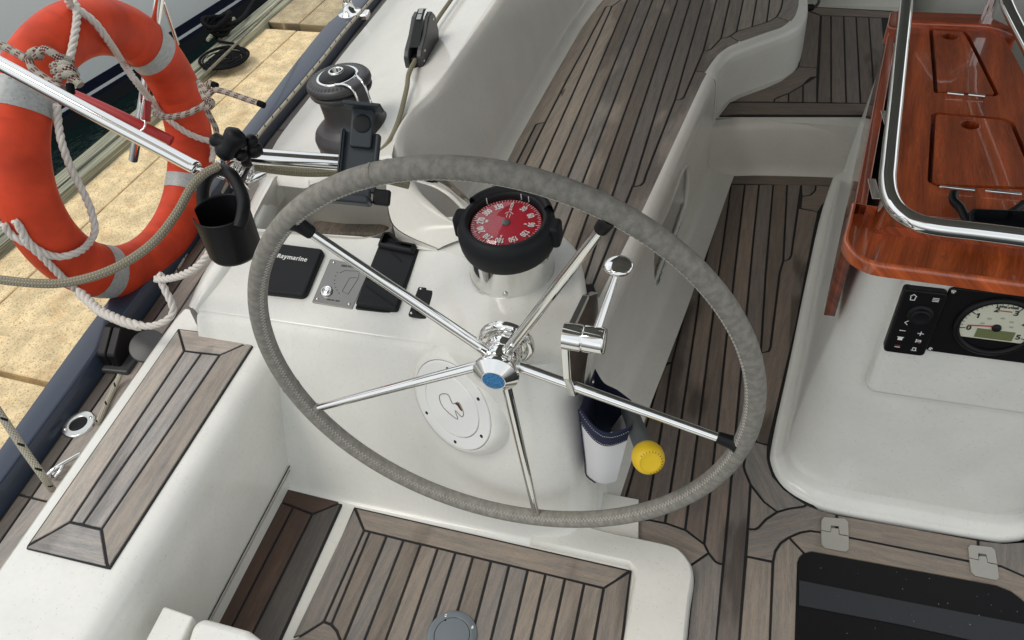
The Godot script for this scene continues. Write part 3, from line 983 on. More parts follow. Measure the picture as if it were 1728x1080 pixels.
func build_moulding() -> void:
	var o := thing("cockpit_moulding", "white gelcoat cockpit moulding of coaming, wells and risers", "moulding", Vector3.ZERO, "", "structure")
	# --- helm well floor, rim and riser
	var mb := MB.new()
	slab(mb, PackedVector2Array([Vector2(-1.12, -1.0), Vector2(-0.12, -1.0), Vector2(-0.098, -0.86), Vector2(-0.07, 0.3), Vector2(-1.12, 0.3)]), -0.1, WELL - 0.006, 0.0)
	part("well_floor", mb, M.gelcoat, o)
	mb = MB.new()
	var outer_px := zq(900, 780, 3.6, [335, 418, 420, 442, 500, 462, 640, 490, 780, 520, 835, 535, 880, 555, 920, 592, 948, 632, 963, 660, 974, 720, 966, 800, 950, 900, 925, 1150])
	var rim_out := dense(outer_px, 0.0, 3)
	var pr := P(1066, 962, WELL)
	var rim := PackedVector2Array()
	for q in rim_out:
		rim.append(Vector2(q.x, q.z))
	rim.append(Vector2(rim[rim.size() - 1].x, 0.3))
	rim.append(Vector2(pr.x + 0.02, 0.3))
	rim.append(Vector2(pr.x + 0.006, pr.z + 0.02))
	rim.append(Vector2(pr.x + 0.002, pr.z + 0.004))
	rim.append(Vector2(pr.x - 0.01, pr.z - 0.006))
	rim.append(Vector2(-0.34, pr.z - 0.008))
	rim.append(Vector2(-0.34, -0.93))
	rim.append(Vector2(-0.26, -0.94))
	hull(mb, rim, [[-0.002, -0.01], [0.0, 0.006], [0.002, 0.020], [0.005, 0.028], [0.009, 0.032]])
	part("well_rim", mb, M.gelcoat, o)
	# --- riser between the sole and the raised floor
	mb = MB.new()
	var a := [P(1190, 298, 0), P(1213, 295, 0), P(1300, 292, 0), P(1418, 297, 0), P(1500, 300, 0)]
	var rows := []
	for r in [[0.02, -0.01], [0.008, 0.004], [0.0, 0.014], [-0.006, 0.04], [-0.012, 0.12], [-0.016, 0.16], [-0.022, 0.178], [-0.032, 0.185], [-0.06, 0.186]]:
		rows.append(a.map(func(q): return Vector3(q.x, r[1], q.z + r[0])))
	loft(mb, rows)
	slab(mb, PackedVector2Array([Vector2(-0.4, -4.2), Vector2(0.8, -4.2), Vector2(0.8, -2.43), Vector2(-0.4, -2.43)]), 0.0, FORE - 0.004, 0.0)
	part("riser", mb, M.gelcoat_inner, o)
	# --- forward bulkhead sill across the top of the picture
	mb = MB.new()
	var sill := P(1365, 11, FORE)
	slab(mb, PackedVector2Array([Vector2(0.16, sill.z - 0.02), Vector2(1.3, sill.z - 0.05), Vector2(1.3, sill.z - 0.6), Vector2(0.16, sill.z - 0.6)]), 0.1, FORE + 0.05, 0.012)
	slab(mb, PackedVector2Array([Vector2(0.16, sill.z - 0.20), Vector2(1.3, sill.z - 0.23), Vector2(1.3, sill.z - 0.6), Vector2(0.16, sill.z - 0.6)]), FORE + 0.05, FORE + 0.9, 0.012)
	part("bulkhead", mb, M.gelcoat, o)
	# --- coaming deck with its low ridge, and the lip over the backrest
	mb = MB.new()
	var oline := [[760, -140], [653, 0], [578, 92], [520, 168], [464, 242], [436, 300]]
	var cline := [[800, -140], [703, 0], [640, 84], [585, 165], [540, 230], [520, 290]]
	var iline := [[930, -140], [831, 0], [757, 111], [714, 163], [676, 207], [661, 262]]
	rows = [[], [], [], [], [], [], [], []]
	for k in 6:
		var po := P(oline[k][0], oline[k][1], 0.45)
		var pc := P(cline[k][0], cline[k][1], 0.565)
		var pi := P(iline[k][0], iline[k][1], CREST)
		rows[0].append(Vector3(po.x - 0.02, 0.15, po.z))
		rows[1].append(Vector3(po.x - 0.01, 0.38, po.z))
		rows[2].append(po + Vector3(0.012, 0.012, 0))
		rows[3].append(pc + Vector3(-0.02, -0.014, 0))
		rows[4].append(pc + Vector3(0.0, -0.002, 0))
		rows[5].append(pc.lerp(pi, 0.3) + Vector3(0, 0.006, 0))
		rows[6].append(pc.lerp(pi, 0.82) + Vector3(0, 0.004, 0))
		rows[7].append(pi + Vector3(0, 0.0, 0))
	loft(mb, rows, 5, 1)
	# aft end of the coaming deck, above the cockpit bin
	var last := []
	for r in rows:
		last.append(r[5])
	loft(mb, [last, last.map(func(q): return q + Vector3(0.01, -0.006, 0.018)), last.map(func(q): return Vector3(q.x + 0.01, q.y - 0.02, q.z + 0.024))], 2)
	part("coaming_deck", mb, M.gelcoat_fine, o)
	mb = MB.new()
	var back_top := [[950, -140], [853, 0], [780, 100], [742, 155], [705.6, 189], [686, 222], [683, 262], [700, 312]]
	var crest := [[930, -140], [831, 0], [757, 111], [714, 163], [676, 207], [661, 240], [659, 270], [664, 318]]
	var back_low := [[1092, -140], [1000, 0], [968, 45], [912, 140], [868, 220], [835, 283], [792, 345], [776, 392]]
	rows = [[], [], [], [], [], [], [], []]
	for k in 8:
		var y: float = CREST if k < 6 else [0.64, 0.60][k - 6]
		var pc := P(crest[k][0], crest[k][1], y)
		var pt := P(back_top[k][0], back_top[k][1], y - 0.006)
		var pl := P(back_low[k][0], back_low[k][1], SEAT + 0.01)
		rows[0].append(pc)
		rows[1].append(pc.lerp(pt, 0.4) + Vector3(0, 0.010, 0))
		rows[2].append(pc.lerp(pt, 0.8) + Vector3(0, 0.006, 0))
		rows[3].append(pt + Vector3(0.006, -0.012, 0))
		rows[4].append(pt.lerp(pl, 0.30) + Vector3(-0.004, 0, 0))
		rows[5].append(pt.lerp(pl, 0.80) + Vector3(-0.012, 0, 0))
		rows[6].append(pl + Vector3(-0.012, 0.004, 0))
		rows[7].append(Vector3(pl.x + 0.04, SEAT - 0.006, pl.z + 0.01))
	loft(mb, rows, 5, 3)
	part("backrest", mb, M.gelcoat, o)
	# --- saddle from the coaming's end to the helm pedestal
	mb = MB.new()
	var sa := [P(659, 268, 0.645), P(654, 300, 0.615), P(655, 330, 0.585), P(664, 375, 0.545), P(690, 398, 0.53), P(740, 420, 0.53)]
	var sb := [P(672, 266, 0.652), P(678, 305, 0.625), P(690, 335, 0.595), P(712, 365, 0.566), P(742, 385, 0.552), P(775, 405, 0.55)]
	var sc := [P(683, 264, 0.64), P(700, 312, 0.61), P(728, 345, 0.585), P(760, 372, 0.566), P(790, 385, 0.556), P(820, 395, 0.55)]
	loft(mb, [sa.map(func(q): return q + Vector3(0.0, -0.25, 0.0)), sa.map(func(q): return q + Vector3(-0.002, -0.02, 0.0)), sa, sb, sc, sc.map(func(q): return q + Vector3(0.004, -0.03, -0.004)), sc.map(func(q): return q + Vector3(0.01, -0.2, -0.01))], 5, 3)
	part("saddle", mb, M.gelcoat, o)
	# --- open bin between the coaming and the instrument ledge
	mb = MB.new()
	var floor_y := 0.27
	var ring := [P(425, 386, 0.50), P(480, 391, 0.50), P(560, 399, 0.50), P(615, 402, 0.50), P(650, 392, 0.50), P(662, 376, 0.50), P(656, 330, 0.50), P(650, 306, 0.50), P(560, 303, 0.50), P(476, 296, 0.50), P(455, 318, 0.50)]
	ring = smooth(ring, 3, true)
	var ctr := Vector3.ZERO
	for q in ring:
		ctr += q / ring.size()
	rows = []
	for r in [[0.0, 0.003], [0.0, 0.0], [0.02, -0.02], [0.06, -0.20], [0.10, -0.225], [0.5, -0.23]]:
		rows.append(ring.map(func(q): return q + (ctr - q) * r[0] + Vector3.UP * r[1]))
	loft(mb, rows, 1, 1, true)
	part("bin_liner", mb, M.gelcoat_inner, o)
	mb = MB.new()
	var bl := [P(446, 300, 0.47), P(428, 335, 0.475), P(404, 382, 0.48), P(350, 455, 0.465), P(318, 520, 0.435)]
	var br := [P(476, 296, 0.49), P(455, 322, 0.49), P(424, 386, 0.495), P(372, 458, 0.475), P(330, 524, 0.44)]
	loft(mb, [bl.map(func(q): return q + Vector3(-0.01, -0.25, 0)), bl.map(func(q): return q + Vector3(0, -0.015, 0)), bl.map(func(q): return q + Vector3(0.008, 0.002, 0)), br, br.map(func(q): return q + Vector3(0.01, -0.05, 0))], 4, 2)
	part("bin_side", mb, M.gelcoat_fine, o)
	var wb := MB.new()
	slab(wb, flat([530, 372, 560, 369, 640, 374, 655, 380, 640, 396, 520, 392], 0.36), 0.28, 0.36, 0.008)
	var chunk := thing("wooden_block", "dirty brown wooden block lying in the cockpit bin", "block", P(590, 385, 0.28))
	part("block", wb, M.teak_floor1, chunk)
	# --- ledge for the instruments, running into the wheel pedestal
	mb = MB.new()
	# base x, z; edge x, y, z; inner x, y, z
	var st := [[-1.17, -0.845, -1.155, 0.436, -1.004, -1.13, 0.492, -1.255], [-1.0, -0.845, -1.0, 0.438, -1.004, -0.985, 0.496, -1.255], [-0.82, -0.84, -0.82, 0.44, -1.003, -0.81, 0.50, -1.262], [-0.68, -0.84, -0.68, 0.444, -1.0, -0.70, 0.505, -1.25], [-0.58, -0.84, -0.59, 0.455, -0.992, -0.62, 0.525, -1.22], [-0.51, -0.84, -0.525, 0.49, -0.965, -0.54, 0.545, -1.18], [-0.44, -0.84, -0.455, 0.53, -0.925, -0.46, 0.556, -1.13], [-0.37, -0.84, -0.38, 0.54, -0.905, -0.42, 0.556, -1.10], [-0.31, -0.845, -0.32, 0.54, -0.905, -0.41, 0.557, -1.10], [-0.255, -0.865, -0.275, 0.54, -0.918, -0.40, 0.557, -1.10], [-0.222, -0.91, -0.248, 0.54, -0.955, -0.40, 0.557, -1.11], [-0.214, -0.98, -0.238, 0.543, -1.02, -0.40, 0.557, -1.12], [-0.235, -1.08, -0.252, 0.547, -1.10, -0.40, 0.557, -1.13], [-0.265, -1.19, -0.282, 0.55, -1.20, -0.40, 0.557, -1.14], [-0.30, -1.26, -0.312, 0.55, -1.262, -0.405, 0.557, -1.15], [-0.36, -1.315, -0.362, 0.55, -1.303, -0.42, 0.557, -1.15], [-0.45, -1.34, -0.45, 0.55, -1.32, -0.45, 0.557, -1.16], [-0.56, -1.34, -0.56, 0.545, -1.32, -0.54, 0.55, -1.18]]
	rows = [[], [], [], [], [], [], [], []]
	for s in st:
		var bq := Vector3(s[0], WELL - 0.01, s[1])
		var eq := Vector3(s[2], s[3], s[4])
		var iq := Vector3(s[5], s[6], s[7])
		var inward := (iq - eq) * Vector3(1, 0, 1)
		inward = inward.normalized()
		rows[0].append(bq - inward * 0.03 + Vector3(0, -0.004, 0))
		rows[1].append(bq - inward * 0.008 + Vector3(0, 0.010, 0))
		rows[2].append(bq + (eq - bq) * 0.08)
		rows[3].append(bq.lerp(eq, 0.5))
		rows[4].append(eq + (bq - eq) * 0.09)
		rows[5].append(eq + inward * 0.008 + Vector3(0, -0.004, 0))
		rows[6].append(eq + inward * 0.035 + (iq - eq) * Vector3(0, 0.15, 0))
		rows[7].append(iq)
	loft(mb, rows, 4, 4)
	part("pedestal", mb, M.gelcoat_fine, o)
	# fill behind the ledge, between pedestal top and saddle
	mb = MB.new()
	loft(mb, [[Vector3(-0.72, 0.503, -1.235), Vector3(-0.62, 0.5235, -1.215), Vector3(-0.54, 0.5435, -1.175), Vector3(-0.44, 0.5545, -1.12)], [Vector3(-0.74, 0.50, -1.31), Vector3(-0.64, 0.535, -1.32), Vector3(-0.55, 0.552, -1.31), Vector3(-0.45, 0.5555, -1.27)]], 5)
	part("ledge_fill", mb, M.gelcoat_fine, o)

# ---------------------------------------------------------------- console, table, hull, dock, neighbours
func build_console() -> void:
	var o := thing("table_console", "white moulded centre console with engine panel on its end", "console", Vector3(0.5, 0, -1.3))
	var base := dense([1420, 255, 1385.5, 350, 1358, 470, 1330, 605, 1300, 742, 1298, 784, 1320, 823, 1366, 852, 1425, 869, 1526, 887, 1640, 908, 1700, 914, 1750, 900, 1790, 850], 0.0, 4)
	var ol := PackedVector2Array()
	for q in base:
		ol.append(Vector2(q.x, q.z))
	ol.append(Vector2(0.80, -1.5))
	ol.append(Vector2(0.66, -2.3))
	ol.append(Vector2(0.40, -2.34))
	ol = inset(ccw(ol), 0.004)
	var mb := MB.new()
	hull(mb, ol, [[0.0, -0.012], [0.002, 0.004], [0.010, 0.007], [0.022, 0.013], [0.030, 0.024], [0.034, 0.045]], false)
	# the upper body leans in more on its long sides than on its end
	var rows := []
	var foot := inset(ol, 0.034)
	var foot_line := []
	for q in foot:
		foot_line.append(Vector3(q.x, 0.045, q.y))
	rows.append(foot_line)
	for r in [[0.056, 0.049, 0.09], [0.085, 0.058, 0.30], [0.125, 0.066, 0.55], [0.145, 0.070, 0.722]]:
		var line := []
		for q in ol:
			line.append(Vector3(0.80 - (0.80 - q.x) * (1.0 - r[0]), r[2], -1.8 + (q.y + 1.8) * (1.0 - r[1])))
		rows.append(line)
	loft(mb, rows, 1, 3, true)
	part("body", mb, M.gelcoat_fine, o)
	# raised field on the aft face that carries the instruments
	mb = MB.new()
	var fz := -1.125
	var f0 := PZ(1452, 664, fz)
	slab(mb, fillet(PackedVector2Array([Vector2(f0.x, 0.385), Vector2(0.70, 0.385), Vector2(0.70, 0.712), Vector2(f0.x + 0.0, 0.712)]), 0.02), 0.0, 0.022, 0.012, Transform3D(Basis(Vector3.RIGHT, Vector3(0, 0.035, 1).normalized(), Vector3.UP), Vector3(0, 0, fz)))
	part("instrument_field", mb, M.gelcoat_fine, o)
	# engine panel
	var e := thing("engine_panel", "black engine instrument panel with a pale rev counter", "instrument panel", PZ(1640, 550, -1.10))
	var pz := -1.10
	var up := Vector3(0, 1, -0.035).normalized()
	var pt := Transform3D(Basis(Vector3.RIGHT, Vector3.RIGHT.cross(up) * -1.0, up), Vector3.ZERO)
	pt = Transform3D(Basis(Vector3.RIGHT, up, Vector3.RIGHT.cross(up)), PZ(1560, 588, pz))      # x right, y up the face, z out
	var w := 0.245
	var h := 0.150
	var face := Transform3D(Basis(pt.basis.x, pt.basis.z, -pt.basis.y), pt.origin)               # slab: x, height out of the face, z down
	mb = MB.new()
	var frame_ol := PackedVector2Array([Vector2(0, 0), Vector2(w, 0), Vector2(w, -h), Vector2(0, -h)])
	slab(mb, fillet(frame_ol, 0.008), 0.0, 0.006, 0.002, face)
	part("plate", mb, M.black, e)
	var gc := Vector2(0.091, 0.078)
	var gt := Transform3D(face.basis, pt * Vector3(gc.x, gc.y, 0.006))
	part("bezel", lathed([[0.066, 0.0], [0.065, 0.005], [0.060, 0.008], [0.056, 0.007], [0.054, 0.002]], 48, gt), M.black, e)
	# the dial: a disc with its lower part cut off
	var dial := MB.new()
	var ci := dial.add(gt * Vector3(0, 0.0035, -0.012))
	var seg := []
	for i in 41:
		var a := deg_to_rad(-32.0 + 244.0 * i / 40.0)
		seg.append(dial.add(gt * Vector3(cos(a) * 0.055, 0.0035, -sin(a) * 0.055)))
	for i in 40:
		dial.tri(ci, seg[i], seg[i + 1])
	dial.tri(ci, seg[40], seg[0])
	var dm := mat(lin(0.62, 0.63, 0.50), 0.4)
	var dl := part("dial", dial, dm, e)
	var ticks := MB.new()
	for i in 26:
		var a := deg_to_rad(190.0 - 212.0 * i / 25.0)
		var l := 0.008 if i % 5 == 0 else 0.004
		var t := gt * Transform3D(Basis(Vector3.UP, a), Vector3.ZERO)
		block(ticks, Vector3(l, 0.0006, 0.0014 if i % 5 == 0 else 0.0007), 0.0, t * Transform3D(Basis.IDENTITY, Vector3(0.0545 - l * 0.5, 0.0038, 0)))
	part("scale", ticks, M.mark_black, dl)
	for i in 6:
		var a := deg_to_rad(190.0 - 212.0 * i / 5.0)
		text_part(str(i), 0.011, Transform3D(pt.basis, gt * Vector3(cos(a) * 0.041, 0.0042, -sin(a) * 0.041)), M.mark_black, dl, "Droid Sans", "numeral")
	text_part("RPM x1000", 0.0042, Transform3D(pt.basis, gt * Vector3(0.004, 0.0042, -0.047)), M.mark_black, dl)
	var red := MB.new()
	block(red, Vector3(0.02, 0.0005, 0.0018), 0.0, gt * Transform3D(Basis.IDENTITY, Vector3(0.002, 0.0038, -0.038)))
	part("red_line", red, M.mark_red, dl)
	var nd := MB.new()
	block(nd, Vector3(0.044, 0.0008, 0.0016), 0.0, gt * Transform3D(Basis(Vector3.UP, deg_to_rad(6)), Vector3(-0.022, 0.0045, -0.001)))
	part("needle", nd, M.mark_red, dl)
	part("needle_hub", lathed([[0.0075, 0.003], [0.007, 0.007], [0.0, 0.008]], 20, gt), M.black_matt, dl)
	var lcd := MB.new()
	block(lcd, Vector3(0.058, 0.0012, 0.020), 0.0, gt * Transform3D(Basis.IDENTITY, Vector3(0.002, 0.0034, 0.016)))
	part("display", lcd, mat(lin(0.16, 0.18, 0.08), 0.3), dl)
	var ic := MB.new()
	for q in [[-0.016, -0.018], [0.003, -0.022], [0.018, -0.016], [0.021, -0.005], [-0.023, -0.006]]:
		block(ic, Vector3(0.006, 0.0005, 0.0035), 0.0, gt * Transform3D(Basis.IDENTITY, Vector3(q[0], 0.0038, q[1])))
	part("warning_symbols", ic, mat(lin(0.40, 0.40, 0.33), 0.5), dl)
	for q in [[0.007, 0.007], [0.007, h - 0.007], [w - 0.083, 0.006]]:
		part("screw", lathed([[0.0045, 0.006], [0.004, 0.0085], [0.0015, 0.0085], [0.0015, 0.0070], [0.0, 0.0070]], 14, Transform3D(face.basis, pt * Vector3(q[0], q[1], 0.0))), M.steel, e)
	for k in 3:
		var b := MB.new()
		var bt := Transform3D(face.basis, pt * Vector3(0.176, 0.028 + 0.037 * k, 0.005))
		slab(b, rect(0.030, 0.026, 0.005), 0.0, 0.005, 0.002, bt)
		var bp := part("button", b, M.black_matt, e)
		var ring := MB.new()
		if k == 0:
			torus(ring, bt * Transform3D(Basis.IDENTITY, Vector3(0, 0.0052, 0)), 0.0075, Vector2(0.0009, 0.0004), 24, 6)
			block(ring, Vector3(0.0018, 0.0006, 0.008), 0.0, bt * Transform3D(Basis.IDENTITY, Vector3(0, 0.005, 0)))
		else:
			for s in [[0, 0.006, 0.014, 0.0016], [0, -0.002, 0.010, 0.0016], [0.006, 0.002, 0.0016, 0.008], [-0.006, 0.002, 0.0016, 0.009], [0, -0.0055, 0.006, 0.0016]]:
				block(ring, Vector3(s[2], 0.0006, s[3]), 0.0, bt * Transform3D(Basis.IDENTITY, Vector3(s[0], 0.005, s[1])))
		part("symbol", ring, M.mark_white, bp)
	# remote keypad
	var r := thing("remote_keypad", "slim black keypad with white symbols on the console face", "keypad", PZ(1525, 535, pz))
	var kt := Transform3D(Basis(Vector3.RIGHT, up, Vector3.RIGHT.cross(up)), PZ(1489, 583, pz))
	var kf := Transform3D(Basis(kt.basis.x, kt.basis.z, -kt.basis.y), kt.origin)
	mb = MB.new()
	slab(mb, fillet(PackedVector2Array([Vector2(0, 0), Vector2(0.068, 0), Vector2(0.068, -0.150), Vector2(0, -0.150)]), 0.008), 0.0, 0.016, 0.003, kf)
	part("case", mb, M.black, r)
	var dial2 := Transform3D(kf.basis, kt * Vector3(0.037, 0.098, 0.016))
	part("rotary_knob", lathed([[0.021, 0.0], [0.021, 0.002], [0.0165, 0.004], [0.0165, 0.004], [0.0155, 0.009], [0.012, 0.010], [0.011, 0.008], [0.0, 0.008]], 32, dial2), M.rubber, r)
	var sy := MB.new()
	var put := func(x: float, y: float, ww: float, hh: float, turn := 0.0, into = sy) -> void:
		block(into, Vector3(ww, 0.0006, hh), 0.0, Transform3D(kf.basis * Basis(Vector3.UP, turn), kt * Vector3(x, y, 0.0160)))
	for q in [[0.017, 0.137], [0.017, 0.134]]:
		put.call(q[0] - 0.0025, q[1] + 0.002, 0.0075, 0.0012, 0.75)
		put.call(q[0] + 0.0025, q[1] + 0.002, 0.0075, 0.0012, -0.75)
		break
	put.call(0.0135, 0.132, 0.0012, 0.007)
	put.call(0.0205, 0.132, 0.0012, 0.007)
	put.call(0.017, 0.1288, 0.0072, 0.0011)
	for k in 3:
		put.call(0.052, 0.138 - 0.0032 * k, 0.010, 0.0012)
	put.call(0.0205, 0.079, 0.0072, 0.0012, 0.75)
	put.call(0.0205, 0.0742, 0.0072, 0.0012, -0.75)
	put.call(0.019, 0.057, 0.010, 0.0012)
	put.call(0.049, 0.055, 0.010, 0.0012)
	put.call(0.049, 0.055, 0.0012, 0.010)
	put.call(0.020, 0.037, 0.0075, 0.006)
	put.call(0.020, 0.041, 0.011, 0.0014)
	put.call(0.046, 0.037, 0.0012, 0.008)
	put.call(0.050, 0.039, 0.007, 0.0012)
	put.call(0.050, 0.0355, 0.007, 0.0012)
	put.call(0.0535, 0.037, 0.0012, 0.005)
	put.call(0.020, 0.0165, 0.009, 0.0012)
	put.call(0.048, 0.013, 0.009, 0.0012)
	put.call(0.048, 0.0195, 0.006, 0.0012)
	put.call(0.0455, 0.017, 0.0012, 0.005)
	put.call(0.0505, 0.017, 0.0012, 0.005)
	part("symbols", sy, M.mark_white, r).set_meta("kind", "stuff")
	var sr := MB.new()
	put.call(0.020, 0.0205, 0.009, 0.0012, 0.0, sr)
	put.call(0.0525, 0.032, 0.004, 0.0012, 0.0, sr)
	part("red_symbols", sr, M.mark_red, r)

func varnished(mb: MB, along: Vector2, scale := 1.0) -> MB:      # lay the grain of a flat piece along a direction
	var d := along.normalized()
	var c := Vector2(-d.y, d.x)
	var off := Vector2(rng.randf(), rng.randf())
	for i in mb.v.size():
		var q := Vector2(mb.v[i].x, mb.v[i].z)
		mb.uv[i] = off + Vector2((c.dot(q) + mb.v[i].y) / 0.30, d.dot(q) / 1.1) * scale
	return mb

func build_table() -> void:
	var o := thing("cockpit_table", "varnished reddish wood cockpit table with a folded leaf and lids", "table", Vector3(0.4, 0.72, -1.5))
	var t := TABLE
	# middle of the top, between the two end pieces
	var mb := MB.new()
	var mid := flat([1484, 352, 1493, 300, 1506, 200, 1516, 60, 1530, 38, 1640, 40, 1668, 45, 1692, 58, 1728, 125, 1800, 260, 1860, 420, 1480, 380], t - 0.006)
	var lids := [[[1576, 156, 1568, 50, 1572, 47, 1627, 50, 1637, 60, 1686, 157, 1682, 162, 1586, 156], [1604, 58], [1597, 157, 1663, 162]], [[1565, 305, 1572, 192, 1580, 188, 1696, 198, 1712, 206, 1760, 320, 1580, 314], [1638, 207], [1582, 315, 1726, 328]]]
	# two halves of the top, each with its share of the lid openings cut out
	var halves := [flat([1400, -60, 1596, -60, 1625, 100, 1650, 260, 1690, 460, 1300, 460], t), flat([1596, -60, 2000, -60, 2000, 460, 1690, 460, 1650, 260, 1625, 100], t)]
	for hv in halves:
		for q in Geometry2D.intersect_polygons(mid, hv):
			var bits := [q]
			for lid in lids:
				var next := []
				for bq in bits:
					next.append_array(Geometry2D.clip_polygons(bq, fillet(flat(lid[0], t - 0.005), 0.012, 4)))
				bits = next
			for bq in bits:
				slab(mb, bq, t - 0.032, t - 0.006, 0.0)
	part("table_top", varnished(mb, Vector2(0.1, -1)), M.varnish0, o)
	mb = MB.new()
	var aft := PackedVector2Array()
	for q in dense([1475, 345, 1441, 339, 1437, 346, 1430, 375, 1424, 396, 1426, 408, 1437, 424, 1458, 438, 1485, 447, 1560, 457, 1728, 480, 1900, 503], t, 3):
		aft.append(Vector2(q.x, q.z))
	for q in dense([1900, 400, 1640, 368, 1560, 360, 1515, 352, 1500, 348], t, 3):
		aft.append(Vector2(q.x, q.z))
	slab(mb, aft, t - 0.024, t, 0.007)
	part("end_piece", varnished(mb, Vector2(0.25, -1)), M.varnish1, o)
	mb = MB.new()
	slab(mb, fillet(flat([1496, 46, 1503, 18, 1660, 24, 1722, 52, 1712, 60, 1690, 50, 1668, 44, 1530, 38, 1518, 48], t + 0.008), 0.015, 3), t - 0.035, t + 0.010, 0.006)
	part("end_piece", varnished(mb, Vector2(1, 0)), M.varnish2, o)
	# folded leaf hanging along the port side
	mb = MB.new()
	var a0 := P(1441, 339, t - 0.004)
	var a1 := P(1499, 52, t - 0.004)
	var thick := 0.021
	slab(mb, PackedVector2Array([Vector2(a0.x, a0.z + 0.01), Vector2(a0.x + thick, a0.z + 0.01), Vector2(a1.x + thick, a1.z), Vector2(a1.x, a1.z)]), t - 0.28, t - 0.004, 0.004)
	part("leaf", varnished(mb, Vector2(0.1, -1), 1.4), M.varnish2, o)
	for k in 3:
		mb = MB.new()
		var q := a0.lerp(a1, [0.06, 0.42, 0.86][k])
		block(mb, Vector3(0.014, 0.003, 0.06), 0.001, Transform3D(Basis(Vector3.UP, 0.1), q + Vector3(thick + 0.008, -0.001, 0)))
		part("leaf_hinge", mb, M.steel, o)
	# two lids let into the top
	for lid in lids:
		var l := MB.new()
		var hc := P(lid[1][0], lid[1][1], t)
		var finger := PackedVector2Array()
		for q in disc(0.0165, 24):
			finger.append(q + Vector2(hc.x, hc.z))
		slab(l, pierced(shrink(fillet(flat(lid[0], t - 0.004), 0.012, 4), 0.0085), finger), t - 0.024, t - 0.0052, 0.0)
		var box := MB.new()
		slab(box, fillet(flat(lid[0], t - 0.005), 0.012, 4), t - 0.18, t - 0.0325, 0.0)
		part("locker_box", varnished(box, Vector2(0.06, -1)), M.varnish2, o)
		var lp := part("lid", varnished(l, Vector2(0.06, -1)), M.varnish0, o)
		part("finger_hole", lathed([[0.0185, -0.0052], [0.0175, -0.0040], [0.0163, -0.0050], [0.0160, -0.024]], 24, Transform3D(Basis.IDENTITY, hc)), M.varnish2, lp)
		var h0 := P(lid[2][0], lid[2][1], t)
		var h1 := P(lid[2][2], lid[2][3], t)
		for k in 2:
			var hb := MB.new()
			var s0 := h0.lerp(h1, 0.02 + 0.54 * k)
			tube(hb, [s0, h0.lerp(h1, 0.44 + 0.54 * k)], 0.0035, 8)
			part("lid_hinge", hb, M.chrome, lp)
	# grab rail
	var rail := thing("table_grab_rail", "polished steel grab rail curving round the wooden table", "rail", P(1487, 380, t))
	var ry := t + 0.105
	mb = MB.new()
	var path := []
	for q in [[1540, -120], [1533, -40], [1527, 30], [1516, 130], [1505, 230], [1500, 280], [1498, 305], [1502, 332], [1515, 355], [1540, 372], [1575, 382], [1650, 391], [1728, 401], [1850, 418]]:
		path.append(P(q[0], q[1], ry))
	tube(mb, smooth(path, 6), 0.0135, 20)
	part("tube", mb, M.chrome, rail)
	mb = MB.new()
	tube(mb, [P(1486, 376, t - 0.002), P(1486, 376, t + 0.02), P(1502, 332, ry)], 0.0125, 16)
	part("post", mb, M.chrome, rail)
	mb = MB.new()
	var p2 := P(1663, 36, t)
	tube(mb, [p2, Vector3(p2.x, ry - 0.004, p2.z)], 0.0135, 16)
	part("post", mb, M.chrome, rail)
	var top2 := Vector3(p2.x, ry, p2.z)
	mb = MB.new()
	tube(mb, smooth([P(1600, -60, ry), P(1640, -22, ry), top2, P(1700, 10, ry), P(1760, 130, ry), P(1850, 330, ry)], 5), 0.0125, 16)
	part("tube", mb, M.chrome, rail)
	# small black pouch on straps by the lid
	var bag := thing("strap_pouch", "black pouch with straps tied below the rail at the lid", "pouch", P(1700, 370, t))
	mb = MB.new()
	slab(mb, fillet(flat([1636, 382, 1634, 362, 1640, 352, 1735, 356, 1790, 362, 1790, 400], t + 0.02), 0.006, 3), t, t + 0.024, 0.007)
	part("body", mb, M.black_matt, bag)
	for s in [[1610, 326, 1609, 338, 1622, 352, 1634, 375, 1644, 378], [1728, 344, 1712, 356, 1702, 362]]:
		mb = MB.new()
		var ln := []
		for i in range(0, s.size(), 2):
			ln.append(P(s[i], s[i + 1], t + 0.012))
		tube(mb, smooth(ln, 4), 0.0075, 8)
		part("strap", mb, M.rubber, bag)

